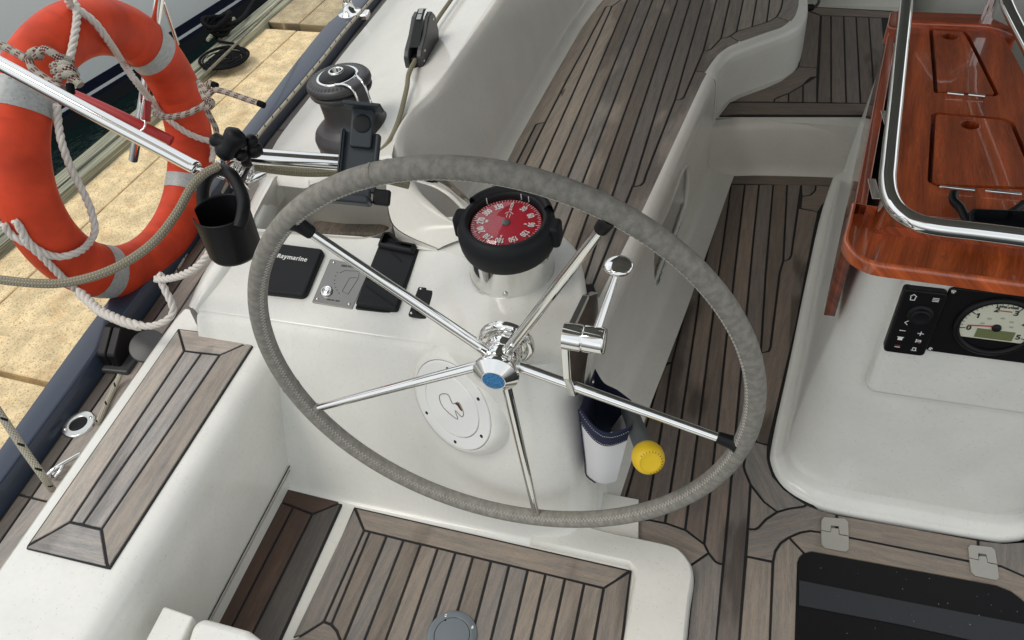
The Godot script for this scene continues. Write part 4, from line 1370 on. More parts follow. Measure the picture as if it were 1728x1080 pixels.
func build_locker_hatch() -> void:
	var o := thing("floor_hatch", "black-filled hatch opening framed in teak in the cockpit floor", "hatch", P(1500, 1050, 0))
	var z4 := func(a: Array) -> Array: return zq(1248, 780, 3.6, a)
	var mb := MB.new()
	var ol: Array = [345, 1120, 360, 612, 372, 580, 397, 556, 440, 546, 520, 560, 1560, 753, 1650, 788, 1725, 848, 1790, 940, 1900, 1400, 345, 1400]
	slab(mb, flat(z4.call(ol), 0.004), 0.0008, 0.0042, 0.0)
	part("recess_sheet", mb, M.black, o)  # flat black sheet painted for the dark depth of the opening
	mb = MB.new()
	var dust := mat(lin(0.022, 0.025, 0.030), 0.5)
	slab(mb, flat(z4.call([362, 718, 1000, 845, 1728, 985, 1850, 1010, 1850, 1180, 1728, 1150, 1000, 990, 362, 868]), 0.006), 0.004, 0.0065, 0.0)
	part("ledge_strip", mb, dust, o)  # grey strip drawn for the ledge inside the opening
	mb = MB.new()
	for k in 26:
		var dp := P(rng.randf_range(1360, 1720), rng.randf_range(960, 1078), 0.0)
		if Geometry2D.is_point_in_polygon(Vector2(dp.x, dp.z), flat(z4.call(ol), 0.004)):
			var dr := rng.randf_range(0.0003, 0.0008)
			block(mb, Vector3(dr * 2.0, 0.0004, dr * 1.4), 0.0, Transform3D(Basis(Vector3.UP, rng.randf() * 6.0), Vector3(dp.x, 0.0066, dp.z)))
	var crumbs := part("crumbs", mb, mat(lin(0.45, 0.44, 0.42), 0.9), o)
	crumbs.set_meta("kind", "stuff")
	for q in [[1408, 900], [1660, 960]]:
		var hx: float = q[0]
		var hy: float = q[1]
		var h := thing("hatch_hinge", "square steel hinge beside the rounded hatch corner facing the wheel" if hx < 1500 else "square steel hinge on the hatch frame below the rev counter", "hinge", P(hx, hy, 0), "hatch hinges")
		var k := 0 if hx < 1500 else 1
		var off := Vector2(0, 0) if k == 0 else Vector2(890, 168)
		var upl := []
		var lol := []
		for v in [[497, 350], [512, 333], [640, 343], [660, 362], [664, 448], [606, 437], [602, 390], [556, 384], [553, 424], [495, 412]]:
			upl += [v[0] + off.x + (v[1] - 340) * 0.12 * k, v[1] + off.y + (v[0] - 500) * 0.03 * k]
		for v in [[495, 414], [553, 426], [557, 400], [601, 402], [606, 440], [664, 451], [664, 530], [645, 545], [520, 522], [497, 500]]:
			lol += [v[0] + off.x + (v[1] - 340) * 0.12 * k, v[1] + off.y + (v[0] - 500) * 0.03 * k]
		for lf in [upl, lol]:
			mb = MB.new()
			slab(mb, inset(ccw(flat(z4.call(lf), 0.004)), 0.0004), 0.0005, 0.0042, 0.0)
			part("leaf", mb, M.brushed, h)

func build_hull() -> void:
	var o := thing("yacht_hull", "dark navy yacht topsides with a glossy toe rail cap", "hull", Vector3(-1.5, CAP, -1.5))
	var outer := [[720, -150], [592, 0], [539, 53], [408, 219], [200, 480], [0, 753], [-80, 862], [-190, 1012]]
	var inner := [[748, -150], [619, 0], [533, 106], [428, 230], [238, 490], [0, 812], [-80, 920], [-190, 1070]]
	var rows := [[], [], [], [], [], [], [], []]
	for k in outer.size():
		var a := P(outer[k][0], outer[k][1], CAP)
		var b := P(inner[k][0], inner[k][1], CAP)
		rows[0].append(a + Vector3(0.35, -1.75, 0))
		rows[1].append(a + Vector3(0.10, -1.0, 0))
		rows[2].append(a + Vector3(-0.004, -0.05, 0))
		rows[3].append(a + Vector3(-0.002, -0.008, 0))
		rows[4].append(a + Vector3(0.006, 0.0, 0))
		rows[5].append(b + Vector3(-0.006, 0.0, 0))
		rows[6].append(b + Vector3(0.001, -0.007, 0))
		rows[7].append(b + Vector3(0.006, -0.022, 0))
	var mb := MB.new()
	loft(mb, rows, 5)
	part("topsides", mb, M.navy, o)
	mb = MB.new()
	loft(mb, [rows[7], rows[7].map(func(q): return Vector3(q.x + 0.010, DECK - 0.02, q.z))], 5)
	part("bulwark_inside", mb, M.navy, o)
	# side deck, planked along the rail
	var d := thing("side_deck", "grey teak side deck, dark with damp under the toe rail", "deck", Vector3(-1.4, DECK, -0.9), "", "structure")
	mb = MB.new()
	var strip := []
	for q in rows[7]:
		strip.append(q)
	loft(mb, [strip.map(func(q): return Vector3(q.x - 0.02, DECK - 0.004, q.z)), strip.map(func(q): return Vector3(q.x + 0.26, DECK - 0.004, q.z))], 5)
	part("caulking", mb, M.caulk, d)
	var wide := 0.052
	for k in 5:
		for s in 3:
			var poly := PackedVector2Array()
			var line := smooth(strip.map(func(q): return Vector3(q.x + 0.012, 0, q.z)), 5)
			var i0: int = [0, 14, 25][s]
			var i1: int = [14, 25, line.size() - 1][s]
			for i in range(i0, i1 + 1):
				poly.append(Vector2(line[i].x + wide * k - (0.018 if k > 0 else 0.0), line[i].z))
			for i in range(i1, i0 - 1, -1):
				poly.append(Vector2(line[i].x + wide * (k + 1) - 0.018, line[i].z))
			board(d, poly, DECK, Vector2(0.1, -1), "teak_wet" if k == 0 else "teak_deck", 0.005)

func build_starboard() -> void:
	# the other side of the cockpit, beyond the frame: it throws light back on the port bench
	var f := thing("starboard_floor", "teak cockpit floor on the starboard side of the console", "floor", Vector3(1.0, 0, -1.0), "", "structure")
	var mb := MB.new()
	slab(mb, PackedVector2Array([Vector2(0.70, -2.4), Vector2(1.30, -2.4), Vector2(1.30, 0.5), Vector2(0.0, 0.5), Vector2(0.0, -0.5), Vector2(0.86, -0.5)]), -0.05, -0.0045, 0.0)
	part("caulking", mb, M.caulk, f)
	for k in 8:
		var x := 0.87 + 0.049 * k
		board(f, PackedVector2Array([Vector2(x, -2.35), Vector2(x + 0.049, -2.35), Vector2(x + 0.049, 0.45), Vector2(x, 0.45)]), 0.0, Vector2(0, 1), "teak_sole")
	var b := thing("starboard_bench", "white moulded bench and coaming on the starboard side", "bench", Vector3(1.55, 0, -1.6))
	mb = MB.new()
	slab(mb, fillet(PackedVector2Array([Vector2(1.26, -3.6), Vector2(1.95, -3.6), Vector2(1.95, 0.4), Vector2(1.26, 0.4)]), 0.04), -0.05, 0.352, 0.02)
	part("base", mb, M.gelcoat, b)
	for k in 9:
		var x := 1.29 + 0.05 * k
		board(b, PackedVector2Array([Vector2(x, -3.4), Vector2(x + 0.05, -3.4), Vector2(x + 0.05, 0.2), Vector2(x, 0.2)]), 0.36, Vector2(0, 1), "teak_seat")
	mb = MB.new()
	slab(mb, fillet(PackedVector2Array([Vector2(1.78, -3.6), Vector2(2.25, -3.6), Vector2(2.25, 0.6), Vector2(1.78, 0.6)]), 0.05), -0.4, 0.66, 0.03)
	part("coaming", mb, M.gelcoat, b)
	mb = MB.new()
	loft(mb, [[Vector3(2.42, 0.32, -3.6), Vector3(2.40, 0.32, -1.5), Vector3(2.25, 0.32, 0.6)], [Vector3(2.2, -1.5, -3.6), Vector3(2.2, -1.5, -1.5), Vector3(2.05, -1.5, 0.6)]], 3)
	part("topsides", mb, M.navy, b)

func build_harbour() -> void:
	var w := MB.new()
	w.face([Vector3(-200, SEA, 150), Vector3(150, SEA, 150), Vector3(150, SEA, -200), Vector3(-200, SEA, -200)])
	var wo := part("water", w, M.water, self)
	wo.set_meta("kind", "structure")
	wo.set_meta("label", "dark green harbour water beside the pontoon")
	used["water"] = 0
	# pontoon
	var o := thing("pontoon", "concrete pontoon of cream aggregate slabs with a pale timber edge", "pontoon", Vector3(-2.4, DOCK, -2.5), "", "structure")
	var far0 := P(94, 300, DOCK)
	var far1 := P(430, 22, DOCK)
	var dirv := (far1 - far0)
	dirv.y = 0
	dirv = dirv.normalized()
	var side := Vector3(-dirv.z, 0, dirv.x)           # towards the yacht
	if side.x < 0:
		side = -side
	var width := 1.45
	# joints across the pontoon, read where they meet the timber
	var cuts := []
	for q in [[460, 38], [130, 345], [-40, 610]]:
		cuts.append((P(q[0], q[1], DOCK) - far0).dot(dirv))
	cuts = [7.5, 1.95, -1.25, -3.5]
	var tones := ["concrete_grey", "concrete", "concrete"]
	for k in 3:
		var a: float = cuts[k] - 0.022
		var b: float = cuts[k + 1] + 0.022
		for half in 2:
			var s0 := 0.18 if half == 0 else 0.432
			var s1 := 0.424 if half == 0 else width
			var slab_o := PackedVector2Array()
			for q in [[a, s0], [a, s1], [b, s1], [b, s0]]:
				var p: Vector3 = far0 + dirv * q[0] + side * q[1]
				slab_o.append(Vector2(p.x, p.z))
			var mb := MB.new()
			slab(mb, slab_o, DOCK - 0.25, DOCK - (0.03 if k == 1 else 0.0) - 0.002 * half, 0.008)
			part("slab", mb, M[tones[k]], o)
	for k in 3:
		var mb := MB.new()
		var s0: float = [0.0, 0.062, 0.124][k]
		var tim := PackedVector2Array()
		for q in [[7.5, s0], [7.5, s0 + 0.056], [-3.5, s0 + 0.056], [-3.5, s0]]:
			var p: Vector3 = far0 + dirv * q[0] + side * q[1]
			tim.append(Vector2(p.x, p.z))
		slab(mb, tim, DOCK - 0.3 * (1 if k == 0 else 0) - 0.1, DOCK + [0.012, 0.03, 0.02][k], 0.006)
		for i in mb.v.size():
			mb.uv[i] = Vector2((mb.v[i] - far0).dot(dirv) * 0.5, (mb.v[i] - far0).dot(side) + mb.v[i].y)
		part("timber", mb, M.timber, o)
	# mooring cleat with a black warp, the coil, and the warp to the other boat
	var ct := P(375, 57, DOCK + 0.05)
	var c := thing("mooring_cleat", "pale dock cleat wrapped in black mooring rope", "cleat", Vector3(ct.x, DOCK, ct.z))
	var mb := MB.new()
	tube(mb, [ct + dirv * -0.16 + Vector3.UP * 0.03, ct + dirv * -0.05 + Vector3.UP * 0.045, ct + dirv * 0.05 + Vector3.UP * 0.045, ct + dirv * 0.17 + Vector3.UP * 0.03], [0.012, 0.02, 0.02, 0.012], 10)
	tube(mb, [ct + dirv * 0.05 + Vector3.UP * -0.04, ct + dirv * 0.05 + Vector3.UP * 0.05], 0.016, 10)
	tube(mb, [ct - dirv * 0.05 + Vector3.UP * -0.04, ct - dirv * 0.05 + Vector3.UP * 0.05], 0.016, 10)
	part("horns", mb, M.timber, c)
	var warp := thing("mooring_rope", "black mooring rope wound on the dock cleat and led to the other hull", "rope", ct)
	mb = MB.new()
	for k in 5:
		var ring := []
		for i in 20:
			var g := TAU * i / 20.0
			var tilt := -0.5 + 0.25 * k
			ring.append(ct + dirv * (cos(g) * 0.10 + sin(g) * 0.03 * tilt) + side * sin(g) * (0.045 + 0.008 * k) + Vector3.UP * (0.03 + 0.018 * k + 0.02 * cos(g * 2.0 + k)))
		tube(mb, ring, 0.015, 8, true)
	tube(mb, smooth([ct + Vector3.UP * 0.06, D(405, 34, 5.4), D(432, -4, 5.9), D(470, -60, 7.0)], 5), 0.015, 8)
	part("rope", mb, M.rope_black, warp)
	var cc := P(379, 103, DOCK + 0.01)
	var coil := thing("rope_coil", "flat spiral coil of black rope lying on the pontoon", "rope", cc)
	mb = MB.new()
	var sp := []
	for i in 220:
		var g := TAU * i / 30.0
		var rr := 0.025 + 0.0185 * g / TAU
		sp.append(cc + Vector3(cos(g) * rr * 1.1, 0.012 + 0.003 * sin(i * 0.7), sin(g) * rr) + Vector3(0.0, 0.012 if i > 170 else 0.0, 0.0))
	tube(mb, sp, 0.0095, 7)
	tube(mb, smooth([cc + Vector3(0.12, 0.02, -0.06), cc + Vector3(0.0, 0.03, -0.17), ct + Vector3(0.02, 0.0, 0.1), ct + Vector3.UP * 0.02], 5), 0.0095, 7)
	part("rope", mb, M.rope_black, coil)
	# thin line from the guard rail
	var gl := thing("guard_line", "thin beige line running above the pontoon behind the lifebuoy", "rope", D(335, 137, 2.2))
	mb = MB.new()
	tube(mb, [D(331, 140, 2.1), D(415, 58, 2.7), D(490, -15, 3.3), D(560, -80, 3.9)], 0.0042, 8)
	part("rope", mb, M.rope_green, gl)
	# the neighbouring boat
	var s0 := P(400, 0, -1.02)
	var s1 := P(92, 192, -1.02)
	var along := (s0 - s1).normalized()
	var b := thing("neighbour_yacht", "white hull of the neighbouring yacht with navy waterline stripes", "yacht", Vector3(s1.x, SEA, s1.z))
	var away := Vector3(along.z, 0, -along.x)
	if away.x > 0:
		away = -away
	var bands := [["antifouling", "antifoul", -1.6, -1.09], ["boot_stripe", "hull_navy", -1.09, -1.055], ["boot_stripe", "hull_white", -1.055, -1.03], ["boot_stripe", "hull_navy", -1.03, -0.95], ["topsides", "hull_white", -0.95, 1.4]]
	for q in bands:
		mb = MB.new()
		var r2 := []
		for i in 5:
			var y: float = lerpf(q[2], q[3], i / 4.0)
			var line := []
			for k in 7:
				var u := -6.0 + 3.0 * k
				var bow := 0.02 * (u - 1.0) * (u - 1.0)
				line.append(s1 + along * u + away * (bow - 0.10 * (y + 1.02)) + Vector3.UP * (y + 1.02))
			r2.append(line)
		loft(mb, r2, 3)
		part(q[0], mb, M[q[1]], b)
	# bimini and sprayhood: out of the picture, they shade the cockpit and are mirrored in the steel
	var cn := thing("cockpit_canopy", "grey fabric canopy stretched over the cockpit", "canopy", Vector3(0.3, 2.0, -2.0))
	mb = MB.new()
	var rr2 := []
	for i in 9:
		var x := -0.80 + 2.5 * i / 8.0
		var y := 2.06 - 0.20 * pow(absf(x - 0.45) / 1.25, 2.2)
		rr2.append([Vector3(x, y - 0.06, -0.38), Vector3(x, y, -0.7), Vector3(x, y + 0.02, -1.3), Vector3(x, y - 0.04, -2.05)])
	loft(mb, rr2, 4, 3)
	part("bimini", mb, M.canopy, cn)
	mb = MB.new()
	rr2 = []
	for q in [[-0.92, 1.50], [-0.90, 1.62], [-0.78, 1.80], [-0.4, 1.94], [0.4, 2.0], [1.1, 1.94], [1.5, 1.82], [1.64, 1.66], [1.68, 1.5]]:
		rr2.append([Vector3(q[0], q[1], -2.0), Vector3(q[0], q[1] + 0.02, -2.5), Vector3(q[0] * 0.97, q[1] * 0.97, -3.3), Vector3(q[0] * 0.92, 0.55 + (q[1] - 0.55) * 0.75, -4.0), Vector3(q[0] * 0.88, 0.45 + (q[1] - 0.5) * 0.12, -4.7)])
	loft(mb, rr2, 4, 3)
	part("sprayhood", mb, M.canopy, cn)
	for z in [-0.38, -1.3, -2.05]:
		mb = MB.new()
		var bow2 := []
		for i in 13:
			var x := -0.84 + 2.58 * i / 12.0
			bow2.append(Vector3(x, (1.99 if z > -0.5 else 2.04) - 0.22 * pow(absf(x - 0.45) / 1.29, 2.2), z))
		tube(mb, bow2, 0.0125, 10)
		part("bow", mb, M.chrome, cn)

# ---------------------------------------------------------------- helm fittings
const HUB := Vector3(-0.354, 0.611, -0.808)
var ledge_up := 0.0            # how far the ledge rises where it runs into the pedestal
func ledge(px: float, py: float) -> Vector3:        # on the sloping instrument ledge
	var r := ray(px, py)
	# plane y = 0.4405 + (-1.004 - z) * 0.232
	var k := (0.4405 + ledge_up - 1.004 * 0.232 - EYE.y) / (r.y + 0.232 * r.z)
	return EYE + r * k
func ledge_basis() -> Basis:
	var n := Vector3(0, 1, 0.232).normalized()
	return Basis(Vector3.RIGHT, n, Vector3.RIGHT.cross(n))
func on_ledge(px: Array) -> PackedVector2Array:               # outline in the ledge's own axes
	var b := ledge_basis().inverse()
	var o := PackedVector2Array()
	for i in range(0, px.size(), 2):
		var q := b * (ledge(px[i], px[i + 1]) - Vector3(0, 0.4405 + ledge_up, -1.004))
		o.append(Vector2(q.x, q.z))
	return o
func ledge_t(up := 0.0) -> Transform3D:
	var b := ledge_basis()
	return Transform3D(b, Vector3(0, 0.4405 + ledge_up, -1.004) + b.y * up)

func build_wheel() -> void:
	var w := thing("steering_wheel", "large five-spoked yacht steering wheel with grey leather rim", "steering wheel", HUB)
	var n := Vector3(0.033, 0.008, 1.0).normalized()
	var u := Vector3.UP.cross(n).normalized()
	var v := n.cross(u)
	var R := 0.43
	var t := Transform3D(Basis(u, n, -v), HUB)                # rim lies in xz
	var mb := MB.new()
	torus(mb, t, R, Vector2(0.0168, 0.0168), 128, 20)
	for i in mb.uv.size():
		mb.uv[i] *= Vector2(2.2, 0.55)
	var rim := part("rim", mb, M.leather, w)
	# stitching on the inside of the rim
	var st := []
	for i in 700:
		var a := TAU * i / 700.0
		var g := 2.45 + (0.20 if i % 2 == 0 else -0.20)
		st.append(t * (Vector3(cos(a), 0, sin(a)) * (R + cos(g) * 0.0172) + Vector3.UP * sin(g) * 0.0172))
	mb = MB.new()
	tube(mb, st, 0.0007, 4, true)
	part("stitching", mb, M.rope_white, rim)
	for a in [0.9, 2.9, 4.4]:
		mb = MB.new()
		torus(mb, t, R, Vector2(0.0175, 0.0175), 3, 20, a, a + 0.012)
		part("leather_joint", mb, M.leather, rim)
	var root := HUB + n * -0.047
	var ends := [[505, 380], [1018, 383], [1240, 748], [907, 874], [540, 688]]
	for k in 5:
		var r := ray(ends[k][0], ends[k][1])
		var e := EYE + r * ((HUB - EYE).dot(n) / r.dot(n))
		e = HUB + (e - HUB).normalized() * (R - 0.012)
		mb = MB.new()
		var d := (e - root).normalized()
		tube(mb, [root + d * 0.030, root + d * 0.05, root.lerp(e, 0.5), e], [0.0108, 0.0098, 0.0090, 0.0076], 16)
		var sp := part("spoke", mb, M.chrome, w)
		mb = MB.new()
		if k in [0, 1, 2]:
			tube(mb, [e - d * 0.030, e - d * 0.027, e - d * 0.012, e - d * 0.004, e + d * 0.003], [0.0085, 0.0105, 0.0115, 0.0125, 0.016], 14)
			part("boot", mb, M.rubber, sp)
		else:
			tube(mb, [e - d * 0.012, e - d * 0.010, e], [0.007, 0.0088, 0.0088], 14)
			part("collar", mb, M.leather, sp)
	# hub
	var ht := Transform3D(Basis(u, n, -v), HUB)
	part("flange", lathed([[0.0, -0.094], [0.050, -0.094], [0.052, -0.092], [0.052, -0.086], [0.049, -0.081], [0.041, -0.080], [0.039, -0.085], [0.026, -0.085], [0.026, -0.07]], 40, ht), M.chrome, w)
	part("hub", lathed([[0.024, -0.080], [0.034, -0.078], [0.0355, -0.074], [0.0355, -0.062], [0.033, -0.060], [0.033, -0.056], [0.0355, -0.054], [0.037, -0.044], [0.0355, -0.034], [0.033, -0.032], [0.033, -0.029], [0.037, -0.026], [0.0405, -0.020]], 40, ht), M.chrome, w)
	for k in 5:
		mb = MB.new()
		var a := TAU * k / 5.0 + 0.6
		ball(mb, ht * Vector3(cos(a) * 0.036, -0.066, sin(a) * 0.036), Vector3.ONE * 0.004, Basis.IDENTITY, 10)
		part("hub_bolt", mb, M.chrome, w)
	var cap := part("cap", lathed([[0.0405, -0.020], [0.0420, -0.016], [0.0405, -0.012], [0.0405, -0.012], [0.022, 0.002], [0.0215, 0.003], [0.020, 0.0025]], 40, ht), M.chrome, w)
	var badge := mat(lin(0.02, 0.22, 0.52), 0.3)
	var bn := noise(95, 0.07, 3)
	badge.albedo_texture = tex_of(paint(128, 128, func(x, y):
		var k := clampf(0.85 + bn.get_noise_2d(x, y) * 0.5, 0.0, 1.0)
		var q := Vector2(x - 64, y - 64)
		var wave := absf(q.y - sin(q.x * 0.12) * 8.0 - 4.0) < 3.0 and absf(q.x) < 40.0
		var line := (absf(q.y + 18.0) < 3.0 and absf(q.x) < 34.0 and int(x / 7) % 2 == 0)
		return Color(k, k, k).lerp(Color(1, 1, 1), 0.9) if wave or line else Color(k, k, k)))
	mb = MB.new()
	var c0 := mb.add(ht * Vector3(0, 0.0036, 0), Vector2(0.5, 0.5))
	for i in 32:
		var a := TAU * i / 32.0
		mb.add(ht * Vector3(cos(a) * 0.0202, 0.0026, sin(a) * 0.0202), Vector2(0.5 + cos(a) * 0.5, 0.5 + sin(a) * 0.5))
	for i in 32:
		mb.tri(c0, c0 + 1 + i, c0 + 1 + (i + 1) % 32)
	part("blue_badge", mb, badge, cap)

func build_compass() -> void:
	var c := Vector3(-0.425, 0.552, -1.155)
	var o := thing("compass", "red-dial steering compass in a polished steel drum with black hood", "compass", c)
	var t := Transform3D(Basis.IDENTITY, c)
	part("drum", lathed([[0.0895, -0.004], [0.0895, 0.003], [0.088, 0.005], [0.088, 0.082]], 64, t), M.chrome, o)
	var tilt := Transform3D(Basis(Vector3.RIGHT, deg_to_rad(4.0)), c + Vector3(0, 0.072, 0))
	part("hood", lathed([[0.092, 0.0], [0.0945, 0.004], [0.0975, 0.016], [0.099, 0.034], [0.0985, 0.048], [0.094, 0.060], [0.086, 0.067], [0.078, 0.068], [0.0745, 0.062], [0.074, 0.050], [0.0735, 0.048]], 64, tilt), M.black_matt, o)
	for s in [-1.0, 1.0]:
		var mb := MB.new()
		slab(mb, rect(0.030, 0.040, 0.009), -0.02, 0.026, 0.007, tilt * Transform3D(Basis.IDENTITY, Vector3(s * 0.095, 0.036, -0.004)))
		part("hood_lug", mb, M.black_matt, o)
	var mb := MB.new()
	torus(mb, tilt * Transform3D(Basis.IDENTITY, Vector3(0, 0.062, 0)), 0.087, Vector2(0.010, 0.016), 24, 12, deg_to_rad(205), deg_to_rad(335))
	part("visor", mb, M.black_matt, o)
	# card
	var card := mat(lin(0.42, 0.006, 0.024), 0.3)
	var ct := tilt * Transform3D(Basis(Vector3.UP, deg_to_rad(2.0)), Vector3(0, 0.052, 0))
	var cd := part("card", lathed([[0.0735, -0.006], [0.071, 0.0], [0.071, 0.0], [0.0001, 0.002]], 64, ct), card, o)
	mb = MB.new()
	for i in 72:
		var a := TAU * i / 72.0
		var l := 0.0095 if i % 6 == 0 else (0.0065 if i % 2 == 0 else 0.0045)
		block(mb, Vector3(0.0012 if i % 6 == 0 else 0.0009, 0.0006, l), 0.0, ct * Transform3D(Basis(Vector3.UP, -a), Vector3.ZERO) * Transform3D(Basis.IDENTITY, Vector3(0, 0.0008, -0.0695 + l * 0.5)))
	part("degree_marks", mb, M.mark_white, cd)
	for i in 12:
		var a := TAU * i / 12.0
		var tt := ct * Transform3D(Basis(Vector3.UP, -a), Vector3.ZERO) * Transform3D(Basis(Vector3.RIGHT * 0.68, Vector3(0, 0, -1.15), Vector3.UP), Vector3(0, 0.0022, -0.0515))
		text_part(str(i * 30), 0.0125, tt, M.mark_white, cd, "Droid Sans", "numeral")
	for q in [["N", 0.0], ["E", PI / 2], ["S", PI], ["W", PI * 1.5]]:
		var tt := ct * Transform3D(Basis(Vector3.UP, -q[1]), Vector3.ZERO) * Transform3D(Basis(Vector3.RIGHT, Vector3(0, 0, -1), Vector3.UP), Vector3(0, 0.0022, -0.0395))
		text_part(q[0], 0.0065, tt, M.mark_white, cd, "Droid Sans", "letter")
	mb = MB.new()
	for q in [[-0.0045, -0.030, 0.010, 0.7], [0.0045, -0.030, 0.010, -0.7], [-0.003, -0.021, 0.012, PI / 2], [0.003, -0.021, 0.012, PI / 2]]:
		block(mb, Vector3(q[2], 0.0006, 0.0011), 0.0, ct * Transform3D(Basis(Vector3.UP, q[3]), Vector3(q[0], 0.0018, q[1])))
	part("arrow", mb, M.mark_white, cd)
	part("pivot", lathed([[0.0085, 0.001], [0.0085, 0.004], [0.006, 0.006], [0.0, 0.006]], 20, ct), M.handle_grey, o)
	mb = MB.new()
	for a in [deg_to_rad(-45), deg_to_rad(12), deg_to_rad(26)]:
		tube(mb, [ct * Vector3(sin(a) * 0.0735, 0.002, -cos(a) * 0.0735), ct * Vector3(sin(a) * 0.0735, 0.016, -cos(a) * 0.0735)], 0.0009, 6)
	part("lubber_pins", mb, M.mark_white, o)
	var dome := []
	for i in 9:
		var a := PI / 2 * i / 8.0
		dome.append([maxf(0.074 * cos(a), 0.0004), 0.052 + 0.020 * sin(a)])
	part("dome", lathed(dome, 48, tilt), M.glass, o)
	mb = MB.new()
	ball(mb, c + Vector3(0.012, 0.012, 0.089), Vector3(0.006, 0.006, 0.003))
	part("drum_screw", mb, M.steel, o)

func build_instruments() -> void:
	var b := ledge_basis()
	var t := ledge_t()
	var place := func(px: float, py: float) -> Vector3: return ledge(px, py)
	# covered display
	var a := thing("instrument_cover", "square black instrument cover with white lettering on the ledge", "instrument", place.call(494, 462))
	var mb := MB.new()
	slab(mb, fillet(on_ledge([464, 414, 550, 425, 517, 506, 442, 497]), 0.014, 6), -0.002, 0.014, 0.007, t, 5)
	part("cover", mb, M.black_matt, a)
	var ta := ledge(497, 441)
	text_part("Raymarine", 0.0116, Transform3D(Basis(b.x, -b.z, b.y).rotated(b.y, -0.02), ta + b.y * 0.0142), M.mark_white, a)
	# bow thruster / trim plate in brushed steel
	var p := thing("steel_switch_plate", "engraved brushed steel switch plate with a round push button", "switch plate", place.call(575, 480))
	mb = MB.new()
	slab(mb, fillet(on_ledge([558, 438, 626, 452, 595, 523, 527, 511]), 0.002, 2), -0.001, 0.003, 0.001, t)
	var pl := part("plate", mb, M.plate_steel, p)
	var bt := Transform3D(b, ledge(552, 493) + b.y * 0.003)
	part("push_button", lathed([[0.0145, 0.0], [0.0145, 0.003], [0.012, 0.005], [0.0095, 0.005], [0.009, 0.003], [0.0075, 0.003], [0.007, 0.0045], [0.0, 0.005]], 28, bt), M.chrome, p)
	for q in [[564, 444], [536, 505], [590, 514]]:
		part("screw", lathed([[0.0035, 0.0], [0.0032, 0.0016], [0.0, 0.0016]], 12, Transform3D(b, ledge(q[0], q[1]) + b.y * 0.003)), M.steel, p)
	mb = MB.new()
	for q in [[[574, 462], [582, 458], [607, 459], [606, 470], [588, 498], [578, 493], [591, 470], [604, 470]]]:
		var ln := []
		for e in q:
			ln.append(ledge(e[0], e[1]) + b.y * 0.0032)
		tube(mb, ln, 0.0005, 4)
	for q in [[570, 461], [567, 467], [565.5, 474], [565.5, 480], [567, 486], [569.5, 491], [573, 496]]:
		block(mb, Vector3(0.0022, 0.0004, 0.0022), 0.0, Transform3D(b, ledge(q[0], q[1]) + b.y * 0.003))
	part("engraving", mb, M.mark_black, pl)
	text_part("SIDE POWER", 0.0052, Transform3D(Basis(b.x, -b.z, b.y), ledge(590, 451) + b.y * 0.0032), M.mark_black, pl)
	text_part("ONE SEC. MAX", 0.0035, Transform3D(Basis(b.x, -b.z, b.y), ledge(563, 508) + b.y * 0.0032), M.mark_black, pl)
	# hinged black pilot cover
	var h := thing("autopilot_cover", "black moulded cover with a raised hood and folds", "instrument", place.call(660, 470))
	mb = MB.new()
	slab(mb, fillet(on_ledge([646, 410, 720, 427, 681, 534, 600, 523]), 0.004, 3), -0.001, 0.006, 0.002, t)
	part("base", mb, M.black, h)
	mb = MB.new()
	slab(mb, fillet(on_ledge([646, 412, 711, 425, 673, 531, 603, 520]), 0.006, 3), 0.004, 0.019, 0.005, t)
	part("lid", mb, M.black_matt, h)
	mb = MB.new()
	slab(mb, fillet(on_ledge([651, 404, 664, 403, 680, 418, 708, 424, 702, 440, 642, 427]), 0.006, 3), 0.014, 0.032, 0.008, t)
	part("hood", mb, M.black_matt, h)
	mb = MB.new()
	for q in [[[660, 430], [681, 450]], [[624, 480], [640, 470]], [[622, 490], [672, 526]]]:
		tube(mb, [ledge(q[0][0], q[0][1]) + b.y * 0.0192, ledge(q[1][0], q[1][1]) + b.y * 0.0192], 0.0018, 6)
	part("fold", mb, M.black, h)
	# rocker switch
	ledge_up = 0.020
	t = ledge_t()
	var s := thing("rocker_switch", "small black rocker switch with corner screws beside the compass", "switch", place.call(720, 512))
	mb = MB.new()
	slab(mb, fillet(on_ledge([707, 485, 750, 492, 729, 541, 689, 534]), 0.004, 3), -0.001, 0.004, 0.0015, t)
	part("plate", mb, M.black, s)
	mb = MB.new()
	slab(mb, fillet(on_ledge([717, 492, 735, 495, 720, 531, 702, 528]), 0.002, 2), 0.003, 0.010, 0.002, t)
	part("rocker", mb, M.black_matt, s)
	for q in [[711, 489], [745, 494], [695, 530], [727, 536]]:
		part("screw", lathed([[0.0032, 0.0], [0.003, 0.0018], [0.0, 0.0018]], 10, Transform3D(b, ledge(q[0], q[1]) + b.y * 0.004)), M.steel, s)
	ledge_up = 0.0
	# round inspection plate on the pedestal's aft face
	var fn := Vector3(-0.37, 0.27, 0.89).normalized()      # the face turns and leans here
	var rr := ray(767, 682)
	var ic: Vector3 = EYE + rr * ((Vector3(-0.5, 0.30, -0.893) - EYE).dot(fn) / rr.dot(fn))
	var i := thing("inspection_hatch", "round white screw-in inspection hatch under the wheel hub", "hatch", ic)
	var it := Transform3D(frame_of(fn), ic)
	it = Transform3D(Basis(fn.cross(Vector3.UP).normalized() * -1.0, fn, (fn.cross(Vector3.UP).normalized() * -1.0).cross(fn)), ic)
	part("boss", lathed([[0.140, -0.050], [0.130, -0.020], [0.122, -0.006], [0.114, 0.004], [0.106, 0.007], [0.1045, 0.007], [0.1045, 0.0055], [0.104, 0.0055]], 56, it), M.gelcoat_fine, i)
	part("ring", lathed([[0.1035, 0.004], [0.103, 0.0085], [0.100, 0.0095], [0.0755, 0.0095], [0.0745, 0.008]], 56, it), M.white_paint, i)
